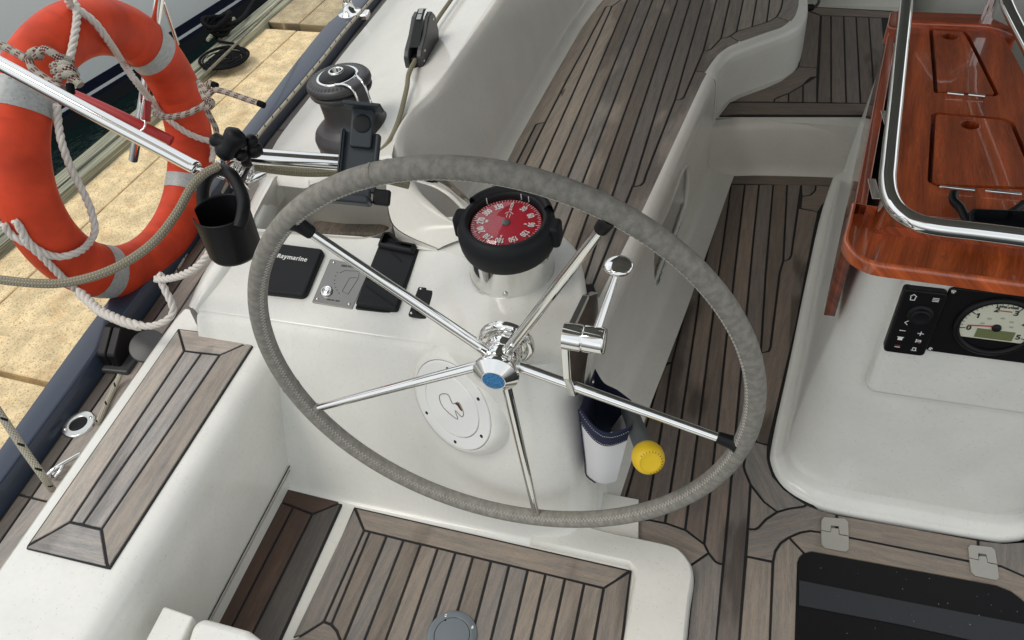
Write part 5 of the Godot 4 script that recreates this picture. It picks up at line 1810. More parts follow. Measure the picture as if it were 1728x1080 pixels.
	part("ring_gap", lathed([[0.1048, 0.0062], [0.1030, 0.0064]], 56, it), mat(lin(0.10, 0.09, 0.08), 0.8), i)
	part("lid", lathed([[0.0735, 0.006], [0.073, 0.0095], [0.070, 0.0105], [0.0, 0.0105]], 56, it), M.white_paint, i)
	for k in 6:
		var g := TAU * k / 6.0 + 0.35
		part("screw_hole_dot", lathed([[0.0042, 0.0094], [0.0036, 0.0102], [0.0, 0.0102]], 12, it * Transform3D(Basis.IDENTITY, Vector3(cos(g) * 0.089, 0, sin(g) * 0.089))), M.black, i)  # black discs painted for the darkness of the screw holes
	mb = MB.new()
	var kn := []
	for q in [[-0.032, -0.012], [-0.010, -0.026], [0.004, -0.010], [0.020, -0.022], [0.034, -0.004], [0.030, 0.010], [0.012, 0.004], [0.020, 0.022], [-0.004, 0.020], [-0.026, 0.010]]:
		kn.append(it * Vector3(q[0], 0.011, q[1]))
	tube(mb, smooth(kn, 4, true), 0.0009, 5, true)
	part("finger_grip_edge", mb, mat(lin(0.22, 0.19, 0.16), 0.8), i)
	mb = MB.new()
	slab(mb, fillet(PackedVector2Array([Vector2(0.006, -0.014), Vector2(0.020, -0.020), Vector2(0.033, -0.004), Vector2(0.024, -0.006), Vector2(0.018, -0.012)]), 0.003, 3), 0.008, 0.0112, 0.0, it)
	part("rust_spot", mb, mat(lin(0.09, 0.035, 0.012), 0.9), i)
	# two little holes and specks in the gelcoat
	# throttle
	var th := thing("throttle_lever", "polished throttle lever with a mushroom knob beside the pedestal", "throttle", Vector3(-0.225, 0.45, -1.0))
	mb = MB.new()
	var tx := -0.228
	var plate := MB.new()
	var pts := []
	for q in [[1000, 492], [985, 498], [955, 560], [949, 582], [953, 640], [963, 668], [975, 660], [983, 600], [1003, 540]]:
		pts.append(PX(q[0], q[1], tx))
	var ol := PackedVector2Array()
	for q in pts:
		ol.append(Vector2(q.z, -q.y))
	slab(plate, fillet(ol, 0.008, 3), 0.0, 0.012, 0.004, Transform3D(Basis(Vector3(0, 0, 1), Vector3(1, 0, 0), Vector3(0, -1, 0)), Vector3(tx - 0.002, 0, 0)))
	part("side_plate", plate, M.chrome, th)
	var ax := PX(962, 568, tx + 0.010)
	part("pivot_drum", lathed([[0.022, -0.01], [0.022, 0.018], [0.020, 0.019], [0.020, 0.022], [0.022, 0.023], [0.022, 0.052], [0.019, 0.057], [0.0, 0.058]], 28, Transform3D(Basis(Vector3(0, 0, 1), Vector3(1, 0, 0), Vector3(0, 1, 0)), ax)), M.chrome, th)
	var k0 := ax + Vector3(0.040, 0.006, -0.006)
	var k1 := PX(1044, 452, k0.x + 0.022)
	tube(mb, [k0, k0.lerp(k1, 0.1), k0.lerp(k1, 0.6), k1], [0.011, 0.0075, 0.006, 0.0045], 14)
	part("lever", mb, M.chrome, th)
	mb = MB.new()
	ball(mb, k1 + Vector3(0, 0.004, 0), Vector3(0.0235, 0.0095, 0.0235), Basis.IDENTITY, 24)
	part("knob", mb, M.chrome, th)

func build_pocket() -> void:
	var o := thing("winch_handle_pocket", "canvas winch handle pocket, navy trim and white front, on the pedestal", "pocket", Vector3(-0.2, 0.3, -0.92))
	var zf := -0.875
	var front := [[977, 688], [1022, 706], [1062, 716], [1066, 742], [1060, 790], [1048, 808], [1036, 813], [1012, 806], [991, 801]]
	var rows := [[], [], [], []]
	var mb := MB.new()
	# front panel, bulging aft
	var tl := PZ(978, 690, zf)
	var tr := PZ(1064, 722, zf + 0.01)
	var bl := PZ(991, 801, zf - 0.03)
	var br := PZ(1040, 812, zf - 0.02)
	var back_t := PX(1004, 622, tl.x - 0.004)
	var back_r := PZ(1066, 676, -0.985)
	var g := []
	for r in 6:
		var f := r / 5.0
		var line := []
		for c in 7:
			var e := c / 6.0
			var q := tl.lerp(tr, e).lerp(bl.lerp(br, e), f)
			q += Vector3(0, 0, 0.022 * sin(PI * e) * (1.0 - 0.4 * f)) + Vector3(0, -0.018 * sin(PI * e) * (1.0 - f), 0)
			if e > 0.5 and f > 0.6:
				q.x -= 0.0
			line.append(q)
		g.append(line)
	loft(mb, g.slice(1), 3, 3)
	var white := part("front", mb, M.cloth_white, o)
	mb = MB.new()
	loft(mb, [g[0].map(func(q): return q + Vector3(0, 0.002, -0.004)), g[0].map(func(q): return q + Vector3(0, 0.003, 0.001)), g[0], g[1].map(func(q): return q + Vector3(0, 0, 0.0018))], 3)
	var hem := part("top_hem", mb, M.cloth_navy, o)
	mb = MB.new()
	for c in 26:
		var e := c / 26.0 * 6.0
		var q0: Vector3 = (g[0][int(e)] as Vector3).lerp(g[0][mini(int(e) + 1, 6)], e - int(e))
		var q1: Vector3 = (g[1][int(e)] as Vector3).lerp(g[1][mini(int(e) + 1, 6)], e - int(e))
		for f in [0.12, 0.85]:
			var m := q0.lerp(q1, f) + Vector3(0, 0, 0.0030)
			tube(mb, [m, m + (g[0][6] - g[0][0]).normalized() * 0.0022], 0.0005, 4)
	part("stitching", mb, M.rope_white, hem).set_meta("kind", "stuff")
	# inner and outer sides
	mb = MB.new()
	loft(mb, [[tl, tl.lerp(back_t, 0.5) + Vector3(0, 0.0, 0), back_t], [bl, bl + Vector3(-0.002, 0.0, -0.05), bl + Vector3(-0.004, 0.02, -0.10)]], 3)
	part("side", mb, M.cloth_navy, o)
	mb = MB.new()
	loft(mb, [[tr, tr.lerp(back_r, 0.5) + Vector3(0.006, 0.004, 0), back_r], [br, br + Vector3(-0.004, 0.02, -0.05), br + Vector3(-0.03, 0.04, -0.10)]], 3)
	part("side", mb, M.cloth_white, o)
	mb = MB.new()
	loft(mb, [[back_t, back_t.lerp(back_r, 0.25) + Vector3(0, -0.02, 0), back_t.lerp(back_r, 0.6) + Vector3(0, -0.006, 0), back_r], [bl + Vector3(-0.004, 0.02, -0.10), bl.lerp(br, 0.4) + Vector3(-0.006, 0.02, -0.10), bl.lerp(br, 0.7) + Vector3(-0.01, 0.03, -0.10), br + Vector3(-0.03, 0.04, -0.10)]], 3)
	part("back", mb, M.cloth_navy, o)
	mb = MB.new()
	var piping := []
	for r in g:
		piping.append(r[0] + Vector3(-0.0015, 0, 0.002))
	piping.append(g[5][2] + Vector3(0, -0.001, 0.003))
	tube(mb, smooth(piping, 3), 0.0016, 6)
	part("piping", mb, M.cloth_navy, white)
	part("snap", lathed([[0.005, 0.0], [0.004, 0.003], [0.0, 0.0035]], 14, Transform3D(Basis(Vector3(0, 0, 1), Vector3(1, 0, 0), Vector3(0, 1, 0)), back_t.lerp(tl, 0.25) + Vector3(0.002, -0.012, 0))), M.steel, o)
	# the handle standing in it
	var h := thing("winch_crank", "grey winch handle with a yellow knob resting in the pocket", "winch handle", PZ(1072, 700, -0.92))
	var h0 := PZ(1066, 704, -0.93)
	var h1 := PZ(1092, 768, -0.80)
	mb = MB.new()
	var d := (h1 - h0).normalized()
	tube(mb, [h0 - d * 0.03, h0, h0.lerp(h1, 0.6), h1], [0.016, 0.0165, 0.0175, 0.0178], 18)
	part("grip", mb, M.handle_grey, h)
	var kb := frame_of(d)
	part("knob", lathed([[0.0, -0.008], [0.022, -0.008], [0.0265, -0.004], [0.0285, 0.004], [0.0285, 0.012], [0.027, 0.020], [0.023, 0.027], [0.018, 0.029], [0.018, 0.0275], [0.0, 0.028]], 32, Transform3D(kb, h1)), M.yellow, h)
	mb = MB.new()
	for k in 16:
		var a := TAU * k / 24.0
		block(mb, Vector3(0.0008, 0.0006, 0.003), 0.0, Transform3D(kb, h1) * Transform3D(Basis(Vector3.UP, a), Vector3.ZERO) * Transform3D(Basis(Vector3.RIGHT, 0.5), Vector3(0, 0.0280, 0.0205)))
	part("moulded_lettering", mb, M.mark_black, h)

func build_floor_bits() -> void:
	var c := P(763, 1073, WELL)
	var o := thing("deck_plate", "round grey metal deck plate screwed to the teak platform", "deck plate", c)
	var t := Transform3D(Basis.IDENTITY, c)
	var grey := mat(lin(0.20, 0.225, 0.24), 0.30, 0.6)
	part("rim", lathed([[0.0535, -0.002], [0.0535, 0.002], [0.052, 0.0042], [0.0385, 0.0046], [0.038, 0.0036]], 48, t), grey, o)
	part("lid", lathed([[0.0375, 0.001], [0.037, 0.004], [0.036, 0.0044], [0.0, 0.0044]], 48, t), grey, o)
	for k in 4:
		var a := -0.62 + TAU * k / 4.0
		part("screw", lathed([[0.0036, 0.004], [0.0034, 0.0052], [0.0018, 0.0052], [0.0016, 0.0044], [0.0, 0.0044]], 14, t * Transform3D(Basis.IDENTITY, Vector3(cos(a) * 0.0455, 0, sin(a) * 0.0455))), M.steel, o)
	part("key_hole", lathed([[0.0022, 0.0046], [0.0, 0.0047]], 10, t * Transform3D(Basis.IDENTITY, P(752, 1048, WELL) - c)), M.black, o)  # flat black disc, the shade in the hole put into its colour
	# white box beside the step at the stern
	var b := thing("stern_locker", "white moulded stern locker corner beside the damp step", "locker", P(360, 1080, 0.02))
	var mb := MB.new()
	slab(mb, fillet(flat([276, 1022, 326, 1040, 296, 1100, 240, 1090], 0.30), 0.004, 2), -0.02, 0.30, 0.004)
	part("fixed_side", mb, M.gelcoat_fine, b)
	mb = MB.new()
	slab(mb, fillet(flat([330, 1037, 420, 1062, 450, 1085, 480, 1160, 300, 1130], 0.30), 0.02, 5), -0.02, 0.302, 0.014)
	part("lid", mb, M.gelcoat_fine, b)
	# plug and loop by the raised floor
	var p := thing("cable_plug", "small black plug with a grey cable loop by the bench corner", "plug", P(1366, 14, FORE + 0.03))
	mb = MB.new()
	tube(mb, [P(1358, 14, FORE + 0.05), P(1372, 12, FORE + 0.05)], [0.016, 0.012], 12)
	part("plug", mb, M.rubber, p)
	mb = MB.new()
	tube(mb, smooth([P(1372, 12, FORE + 0.05), P(1378, 9, FORE + 0.06), P(1382, 2, FORE + 0.08), P(1379, -8, FORE + 0.10)], 5), 0.006, 8)
	part("cable", mb, M.handle_grey, p)

# ---------------------------------------------------------------- deck gear, rails and ropes
func line3(a: Array, n := 5) -> Array:              # [px, py, distance ...] as a smooth 3D line
	var o := []
	for i in range(0, a.size(), 3):
		o.append(D(a[i], a[i + 1], a[i + 2]))
	return smooth(o, n)
func depth_of(p: Vector3) -> float:
	return -(look.inverse() * (p - EYE)).z

func build_winch() -> void:
	var base := P(606, 246, 0.575)
	var o := thing("sheet_winch", "dark grey sheet winch with a chrome self-tailing arm on the coaming", "winch", base)
	var t := Transform3D(Basis(Vector3(0, 0, 1), 0.05), base)
	part("base", lathed([[0.097, -0.03], [0.098, 0.012], [0.0975, 0.020], [0.094, 0.022], [0.094, 0.024], [0.099, 0.028], [0.100, 0.045], [0.096, 0.056], [0.086, 0.066]], 48, t), M.winch_grey, o)
	part("drum", lathed([[0.086, 0.066], [0.074, 0.073], [0.066, 0.080], [0.0615, 0.090], [0.0605, 0.105], [0.0615, 0.135], [0.064, 0.147], [0.069, 0.152]], 48, t), M.winch_grey, o)
	part("lower_jaw", lathed([[0.069, 0.152], [0.074, 0.155], [0.0765, 0.160], [0.075, 0.165], [0.066, 0.168]], 48, t), M.winch_grey, o)
	part("upper_jaw", lathed([[0.066, 0.168], [0.076, 0.171], [0.079, 0.176], [0.078, 0.183], [0.073, 0.189], [0.060, 0.192], [0.050, 0.191]], 48, t), M.winch_grey, o)
	var mb := MB.new()
	for k in 44:
		var a := TAU * k / 44.0
		block(mb, Vector3(0.013, 0.0018, 0.0028), 0.0008, t * Transform3D(Basis(Vector3.UP, a), Vector3.ZERO) * Transform3D(Basis(Vector3(0, 0, 1), -0.18), Vector3(0.066, 0.1890, 0)))
	part("jaw_ribs", mb, M.black_matt, o)
	part("cap", lathed([[0.046, 0.188], [0.046, 0.193], [0.040, 0.199], [0.024, 0.203], [0.017, 0.204]], 40, t), M.black, o)
	mb = MB.new()
	torus(mb, t * Transform3D(Basis.IDENTITY, Vector3(0, 0.1915, 0)), 0.0475, Vector2(0.0042, 0.0035), 48, 10)
	part("chrome_ring", mb, M.chrome, o)
	part("socket", lathed([[0.0195, 0.202], [0.0185, 0.2065], [0.0155, 0.2075], [0.0125, 0.205], [0.0120, 0.165], [0.0, 0.164]], 28, t), M.chrome, o)
	# feeder arm: out over the jaw and down
	var dir := Basis(Vector3.UP, deg_to_rad(-31))
	var arm := MB.new()
	var at := t * Transform3D(dir, Vector3.ZERO)
	for s in [-1.0, 1.0]:
		tube(arm, smooth([at * Vector3(0.036, 0.193, s * 0.030), at * Vector3(0.062, 0.196, s * 0.020), at * Vector3(0.086, 0.190, s * 0.016), at * Vector3(0.094, 0.172, s * 0.015), at * Vector3(0.098, 0.150, s * 0.015), at * Vector3(0.104, 0.143, s * 0.013)], 4), 0.0032, 8)
	part("feeder_arm", arm, M.chrome, o)
	mb = MB.new()
	loft(mb, [[at * Vector3(0.045, 0.1925, -0.024), at * Vector3(0.064, 0.195, -0.018), at * Vector3(0.088, 0.187, -0.014), at * Vector3(0.097, 0.152, -0.013)], [at * Vector3(0.045, 0.1925, 0.024), at * Vector3(0.064, 0.195, 0.018), at * Vector3(0.088, 0.187, 0.014), at * Vector3(0.097, 0.152, 0.013)]], 4)
	part("arm_plate", mb, M.winch_grey, o)
	mb = MB.new()
	slab(mb, rect(0.022, 0.030, 0.008), 0.0, 0.004, 0.0015, at * Transform3D(Basis(Vector3(0, 0, 1), -0.3), Vector3(0.107, 0.141, 0)))
	part("arm_tip", mb, M.chrome, o)
	# rope clutch
	var cb := P(700, 112, 0.638)
	var c := thing("rope_clutch", "black rope clutch with closed lever on the white coaming", "rope clutch", cb)
	var fw := (P(752, 18, 0.635) - cb)
	fw.y = 0
	fw = fw.normalized()
	var side := Vector3(-fw.z, 0, fw.x)
	var ct := Transform3D(Basis(fw, Vector3.UP, side).scaled_local(Vector3(1.12, 1.12, 1.12)), cb + Vector3(0, -0.008, 0))
	for s in [-1.0, 1.0]:
		mb = MB.new()
		var prof := fillet(PackedVector2Array([Vector2(-0.005, 0.0), Vector2(0.155, 0.0), Vector2(0.165, 0.02), Vector2(0.158, 0.065), Vector2(0.135, 0.085), Vector2(0.105, 0.084), Vector2(0.06, 0.060), Vector2(0.012, 0.044), Vector2(-0.005, 0.032)]), 0.012, 4)
		var flip := PackedVector2Array()
		for q in prof:
			flip.append(Vector2(q.x, -q.y))
		slab(mb, flip, -0.006, 0.006, 0.003, ct * Transform3D(Basis(Vector3.RIGHT, Vector3(0, 0, 1), Vector3(0, -1, 0)), Vector3(0, 0, s * 0.0165)))
		part("cheek", mb, M.winch_grey, c)
	mb = MB.new()
	block(mb, Vector3(0.15, 0.026, 0.024), 0.004, ct * Transform3D(Basis.IDENTITY, Vector3(0.078, 0.0, 0)))
	part("body", mb, M.black, c)
	mb = MB.new()
	loft(mb, [[ct * Vector3(0.02, 0.046, -0.012), ct * Vector3(0.05, 0.062, -0.012), ct * Vector3(0.09, 0.083, -0.0105), ct * Vector3(0.125, 0.0935, -0.0105), ct * Vector3(0.15, 0.085, -0.0105)], [ct * Vector3(0.02, 0.046, 0.012), ct * Vector3(0.05, 0.062, 0.012), ct * Vector3(0.09, 0.083, 0.0105), ct * Vector3(0.125, 0.0935, 0.0105), ct * Vector3(0.15, 0.085, 0.0105)]], 3)
	var lv := part("lever", mb, M.black_matt, c)
	mb = MB.new()
	for k in 2:
		block(mb, Vector3(0.018, 0.001, 0.011), 0.0, ct * Transform3D(Basis(Vector3(0, 0, 1), 0.28), Vector3(0.098 + 0.021 * k, 0.0868 + 0.0058 * k, -0.001)))
	part("label_patch", mb, M.tape, lv)
	for q in [[0.012, 0.016], [0.03, 0.034], [0.135, 0.065]]:
		part("bolt", lathed([[0.004, 0.0], [0.0035, 0.0016], [0.0, 0.002]], 12, ct * Transform3D(Basis(Vector3.RIGHT, Vector3(0, 0, 1), Vector3(0, -1, 0)), Vector3(q[0], q[1], 0.0222))), M.steel, c)
	# sheet from the clutch to the winch, and on forward
	var r := thing("jib_sheet", "pale green rope from the clutch round to the winch", "rope", cb)
	mb = MB.new()
	var wpath := [ct * Vector3(0.02, 0.018, 0), P(690, 124, 0.672), P(687, 145, 0.668), P(682, 168, 0.668), P(676, 192, 0.668), P(668, 216, 0.664), P(656, 240, 0.655), P(640, 256, 0.645), P(620, 262, 0.64)]
	tube(mb, smooth(wpath, 6), 0.0062, 12, false, true, 14.0)
	part("rope", mb, M.rope_green, r)
	var r2 := thing("forward_sheet", "grey rope leading forward from the clutch along the coaming", "rope", ct.origin)
	mb = MB.new()
	tube(mb, smooth([ct * Vector3(0.15, 0.018, 0), P(738, 33, 0.645), P(763, -3, 0.645), P(810, -70, 0.645)], 4), 0.0062, 10, false, true, 14.0)
	part("rope", mb, M.hose, r2)

func build_rail() -> void:
	var o := thing("guard_rail", "polished steel tube rail arching from the compass to the stern corner", "rail", D(600, 280, 1.42))
	var mb := MB.new()
	var path := line3([395, 258, 1.38, 425, 263, 1.385, 500, 269, 1.40, 590, 276, 1.415, 660, 284, 1.43, 705, 294, 1.46, 742, 308, 1.55, 770, 330, 1.66, 790, 352, 1.71, 802, 380, 1.73], 6)
	tube(mb, path, 0.0145, 24)
	part("tube", mb, M.chrome, o)
	mb = MB.new()
	tube(mb, line3([420, 264, 1.39, 400, 262, 1.40, 388, 275, 1.46, 392, 300, 1.56, 410, 322, 1.68], 6), 0.0135, 18)
	part("leg", mb, M.chrome, o)
	mb = MB.new()
	ball(mb, D(432, 300, 1.60), Vector3(0.024, 0.006, 0.010), Basis(Vector3.UP, 0.9))
	part("foot", mb, M.chrome, o)
	for q in [[405, 288, 1.46, 0.018], [425, 292, 1.47, 0.015], [398, 305, 1.5, 0.014]]:
		mb = MB.new()
		torus(mb, Transform3D(Basis(Vector3(0.4, 0.3, 1).normalized(), 0.8), D(q[0], q[1], q[2])), q[3], Vector2(0.003, 0.003), 24, 8)
		part("shackle", mb, M.chrome, o)
	# hose strapped below the rail
	var h := thing("strapped_hose", "pale greenish hose strapped along the underside of the rail", "hose", D(500, 290, 1.45))
	mb = MB.new()
	tube(mb, line3([430, 280, 1.44, 470, 287, 1.45, 520, 291, 1.46, 580, 291, 1.465, 640, 300, 1.47, 690, 312, 1.49], 5), 0.0085, 12, false, true, 14.0)
	part("hose", mb, M.rope_green, h)
	# clamp with knobs
	var k := thing("rail_clamp", "black rubber clamp with a winged knob gripping the rail", "clamp", D(400, 245, 1.36))
	mb = MB.new()
	var cb := look
	tube(mb, line3([372, 262, 1.34, 384, 250, 1.335, 396, 234, 1.33, 408, 222, 1.33], 4), [0.012, 0.016, 0.0185, 0.0185, 0.0175, 0.0170, 0.0175, 0.019, 0.021, 0.0215, 0.019, 0.014, 0.008], 16)
	part("body", mb, M.rubber, k)
	mb = MB.new()
	tube(mb, line3([357, 232, 1.33, 366, 237, 1.33, 380, 242, 1.33], 4), [0.006, 0.010, 0.0125, 0.0125, 0.0125, 0.012, 0.012, 0.012, 0.012], 12)
	part("wing", mb, M.rubber, k)
	for q in [[424, 238, 1.355, 0.0125], [407, 262, 1.35, 0.0115], [428, 252, 1.37, 0.016]]:
		mb = MB.new()
		ball(mb, D(q[0], q[1], q[2]), Vector3.ONE * q[3], look)
		part("knob", mb, M.black, k)
	mb = MB.new()
	torus(mb, Transform3D(frame_of(path[8] - path[4]), path[5]), 0.0165, Vector2(0.006, 0.009), 24, 10)
	part("band", mb, M.rubber, k)
	# phone holder
	var p := thing("tablet_holder", "dark spring-loaded tablet holder clamped on the rail", "holder", D(620, 265, 1.39))
	var hb := Basis(look.x.rotated(look.z, -0.10), look.y.rotated(look.z, -0.10), look.z)
	var hx := func(x: float, y: float, z: float) -> Vector3: return D(612, 252, 1.365) + hb * Vector3(x, y, z) * 1.22
	var slate := mat(lin(0.018, 0.026, 0.034), 0.5)
	var box := func(x0: float, x1: float, y0: float, y1: float, z0: float, z1: float, r := 0.003) -> MB:
		var m := MB.new()
		slab(m, rect((x1 - x0) * 1.22, (y1 - y0) * 1.22, minf(r * 1.5, 0.01), 3), 0.0, (z1 - z0) * 1.22, r, Transform3D(Basis(hb.x, hb.z, -hb.y), hx.call((x0 + x1) / 2, (y0 + y1) / 2, z0)))
		return m
	part("upper_arm", box.call(-0.018, 0.014, 0.0, 0.058, 0.004, 0.012), slate, p)
	part("upper_jaw", box.call(-0.028, 0.026, 0.054, 0.060, 0.004, 0.034), slate, p)
	part("frame", box.call(-0.031, 0.024, -0.062, 0.024, -0.006, 0.004), slate, p)
	part("frame_edge", box.call(-0.0315, -0.025, -0.05, 0.026, 0.004, 0.012), slate, p)
	part("frame_edge", box.call(0.019, 0.025, -0.05, 0.022, 0.004, 0.012), slate, p)
	part("lower_arm", box.call(-0.026, 0.018, -0.074, -0.05, -0.004, 0.006), slate, p)
	part("lower_jaw", box.call(-0.050, 0.022, -0.082, -0.070, 0.0, 0.032, 0.004), slate, p)
	part("round_boss", lathed([[0.016, 0.0], [0.016, 0.0015], [0.013, 0.0022], [0.0, 0.0022]], 24, Transform3D(Basis(hb.x, hb.z, -hb.y), hx.call(-0.002, 0.034, 0.012))), M.black_matt, p)
	mb = MB.new()
	ball(mb, hx.call(0.040, -0.018, -0.010), Vector3(0.019, 0.013, 0.013), hb)
	part("joint", mb, M.rubber, p)
	mb = MB.new()
	slab(mb, rect(0.030, 0.028, 0.004), 0.0, 0.010, 0.003, Transform3D(Basis(hb.x, hb.z, -hb.y), hx.call(0.034, -0.066, -0.006)))
	part("mount", mb, M.black, p)
	mb = MB.new()
	tube(mb, [hx.call(0.060, -0.022, 0.0), hx.call(0.062, -0.006, 0.0)], 0.0022, 8)
	part("set_screw", mb, M.black, p)
	# cup holder
	var cc := D(380, 376, 1.335)
	var axis := Vector3(0.05, 1, 0.0).normalized()
	var u := thing("cup_holder", "black plastic cup holder hanging open from the rail", "cup holder", cc + Vector3(0, -0.06, 0))
	mb = MB.new()
	var ct := Transform3D(Basis(Vector3(0, 0, 1), -0.05), cc + Vector3(0, -0.005, 0))
	var r := 0.047
	var gap := 0.55
	var n := 44
	# wall with a slit on the port side, open top
	var prof := [[r - 0.006, -0.052], [r - 0.0035, -0.057], [r - 0.001, -0.050], [r, 0.030], [r - 0.001, 0.0335], [r - 0.003, 0.030], [r - 0.005, -0.048]]
	var rows := []
	for q in prof:
		var ring := []
		for i in n + 1:
			var a := deg_to_rad(206) + gap * 0.5 + (TAU - gap) * i / n
			ring.append(ct * Vector3(cos(a) * q[0], q[1], -sin(a) * q[0]))
		rows.append(ring)
	loft(mb, rows)
	part("wall", mb, M.black, u)
	part("bottom", lathed([[0.0, -0.058], [r - 0.006, -0.057], [r - 0.004, -0.054], [r - 0.006, -0.050], [0.0, -0.050]], 40, ct), M.black, u)
	mb = MB.new()
	for s in [-1.0, 1.0]:
		pass
	var strap := smooth([D(403, 384, 1.297), D(409, 366, 1.30), D(411, 340, 1.315), D(402, 313, 1.335), D(388, 293, 1.35), D(370, 286, 1.37), D(352, 296, 1.385), D(343, 318, 1.395), D(343, 346, 1.40), D(347, 362, 1.39)], 6)
	var sr := [[], []]
	for i in strap.size():
		var q: Vector3 = strap[i]
		sr[0].append(q + Vector3(0.004, 0.0, 0.008))
		sr[1].append(q + Vector3(-0.004, 0.0, -0.010))
	tube(mb, strap, 0.0110, 12)
	part("handle", mb, M.rubber, u)
	mb = MB.new()
	tube(mb, [D(373, 272, 1.38), D(372, 284, 1.38)], [0.0085, 0.0085], 14)
	part("ferrule", mb, M.steel, u)
	mb = MB.new()
	tube(mb, [ct * Vector3(-0.035, -0.052, 0.02), ct * Vector3(-0.037, -0.066, 0.021)], 0.003, 8)
	part("drain_nib", mb, M.black, u)
	# pushpit tube coming in from the stern
	var t := thing("pushpit_tube", "polished pushpit tube ending in a capped eye before the lifebuoy", "rail", D(160, 195, 1.40))
	mb = MB.new()
	tube(mb, line3([-120, 43, 1.40, 0, 107, 1.40, 160, 193, 1.40, 326, 281, 1.40], 4), 0.0128, 22)
	part("tube", mb, M.chrome, t)
	mb = MB.new()
	tube(mb, line3([324, 280, 1.40, 331, 283.5, 1.40, 333, 285, 1.40], 2), [0.0130, 0.0130, 0.0128, 0.011, 0.008], 20)
	part("end_cap", mb, M.chrome, t)
	mb = MB.new()
	tube(mb, [D(333, 285, 1.40), D(350, 290, 1.40), D(378, 300, 1.42)], 0.004, 10)
	part("stud", mb, M.chrome, t)
	# beige hose from the stern up to the clamp
	var g := thing("beige_line", "thick beige braided rope sagging from the stern up to the clamp", "rope", D(200, 450, 1.33))
	mb = MB.new()
	tube(mb, line3([-60, 464, 1.30, 0, 472, 1.30, 60, 478, 1.30, 110, 477, 1.305, 165, 464, 1.31, 215, 441, 1.32, 262, 406, 1.325, 298, 360, 1.33, 322, 318, 1.34, 345, 293, 1.345, 372, 279, 1.35], 6), 0.0077, 14, false, true, 12.0)
	part("rope", mb, M.hose, g)

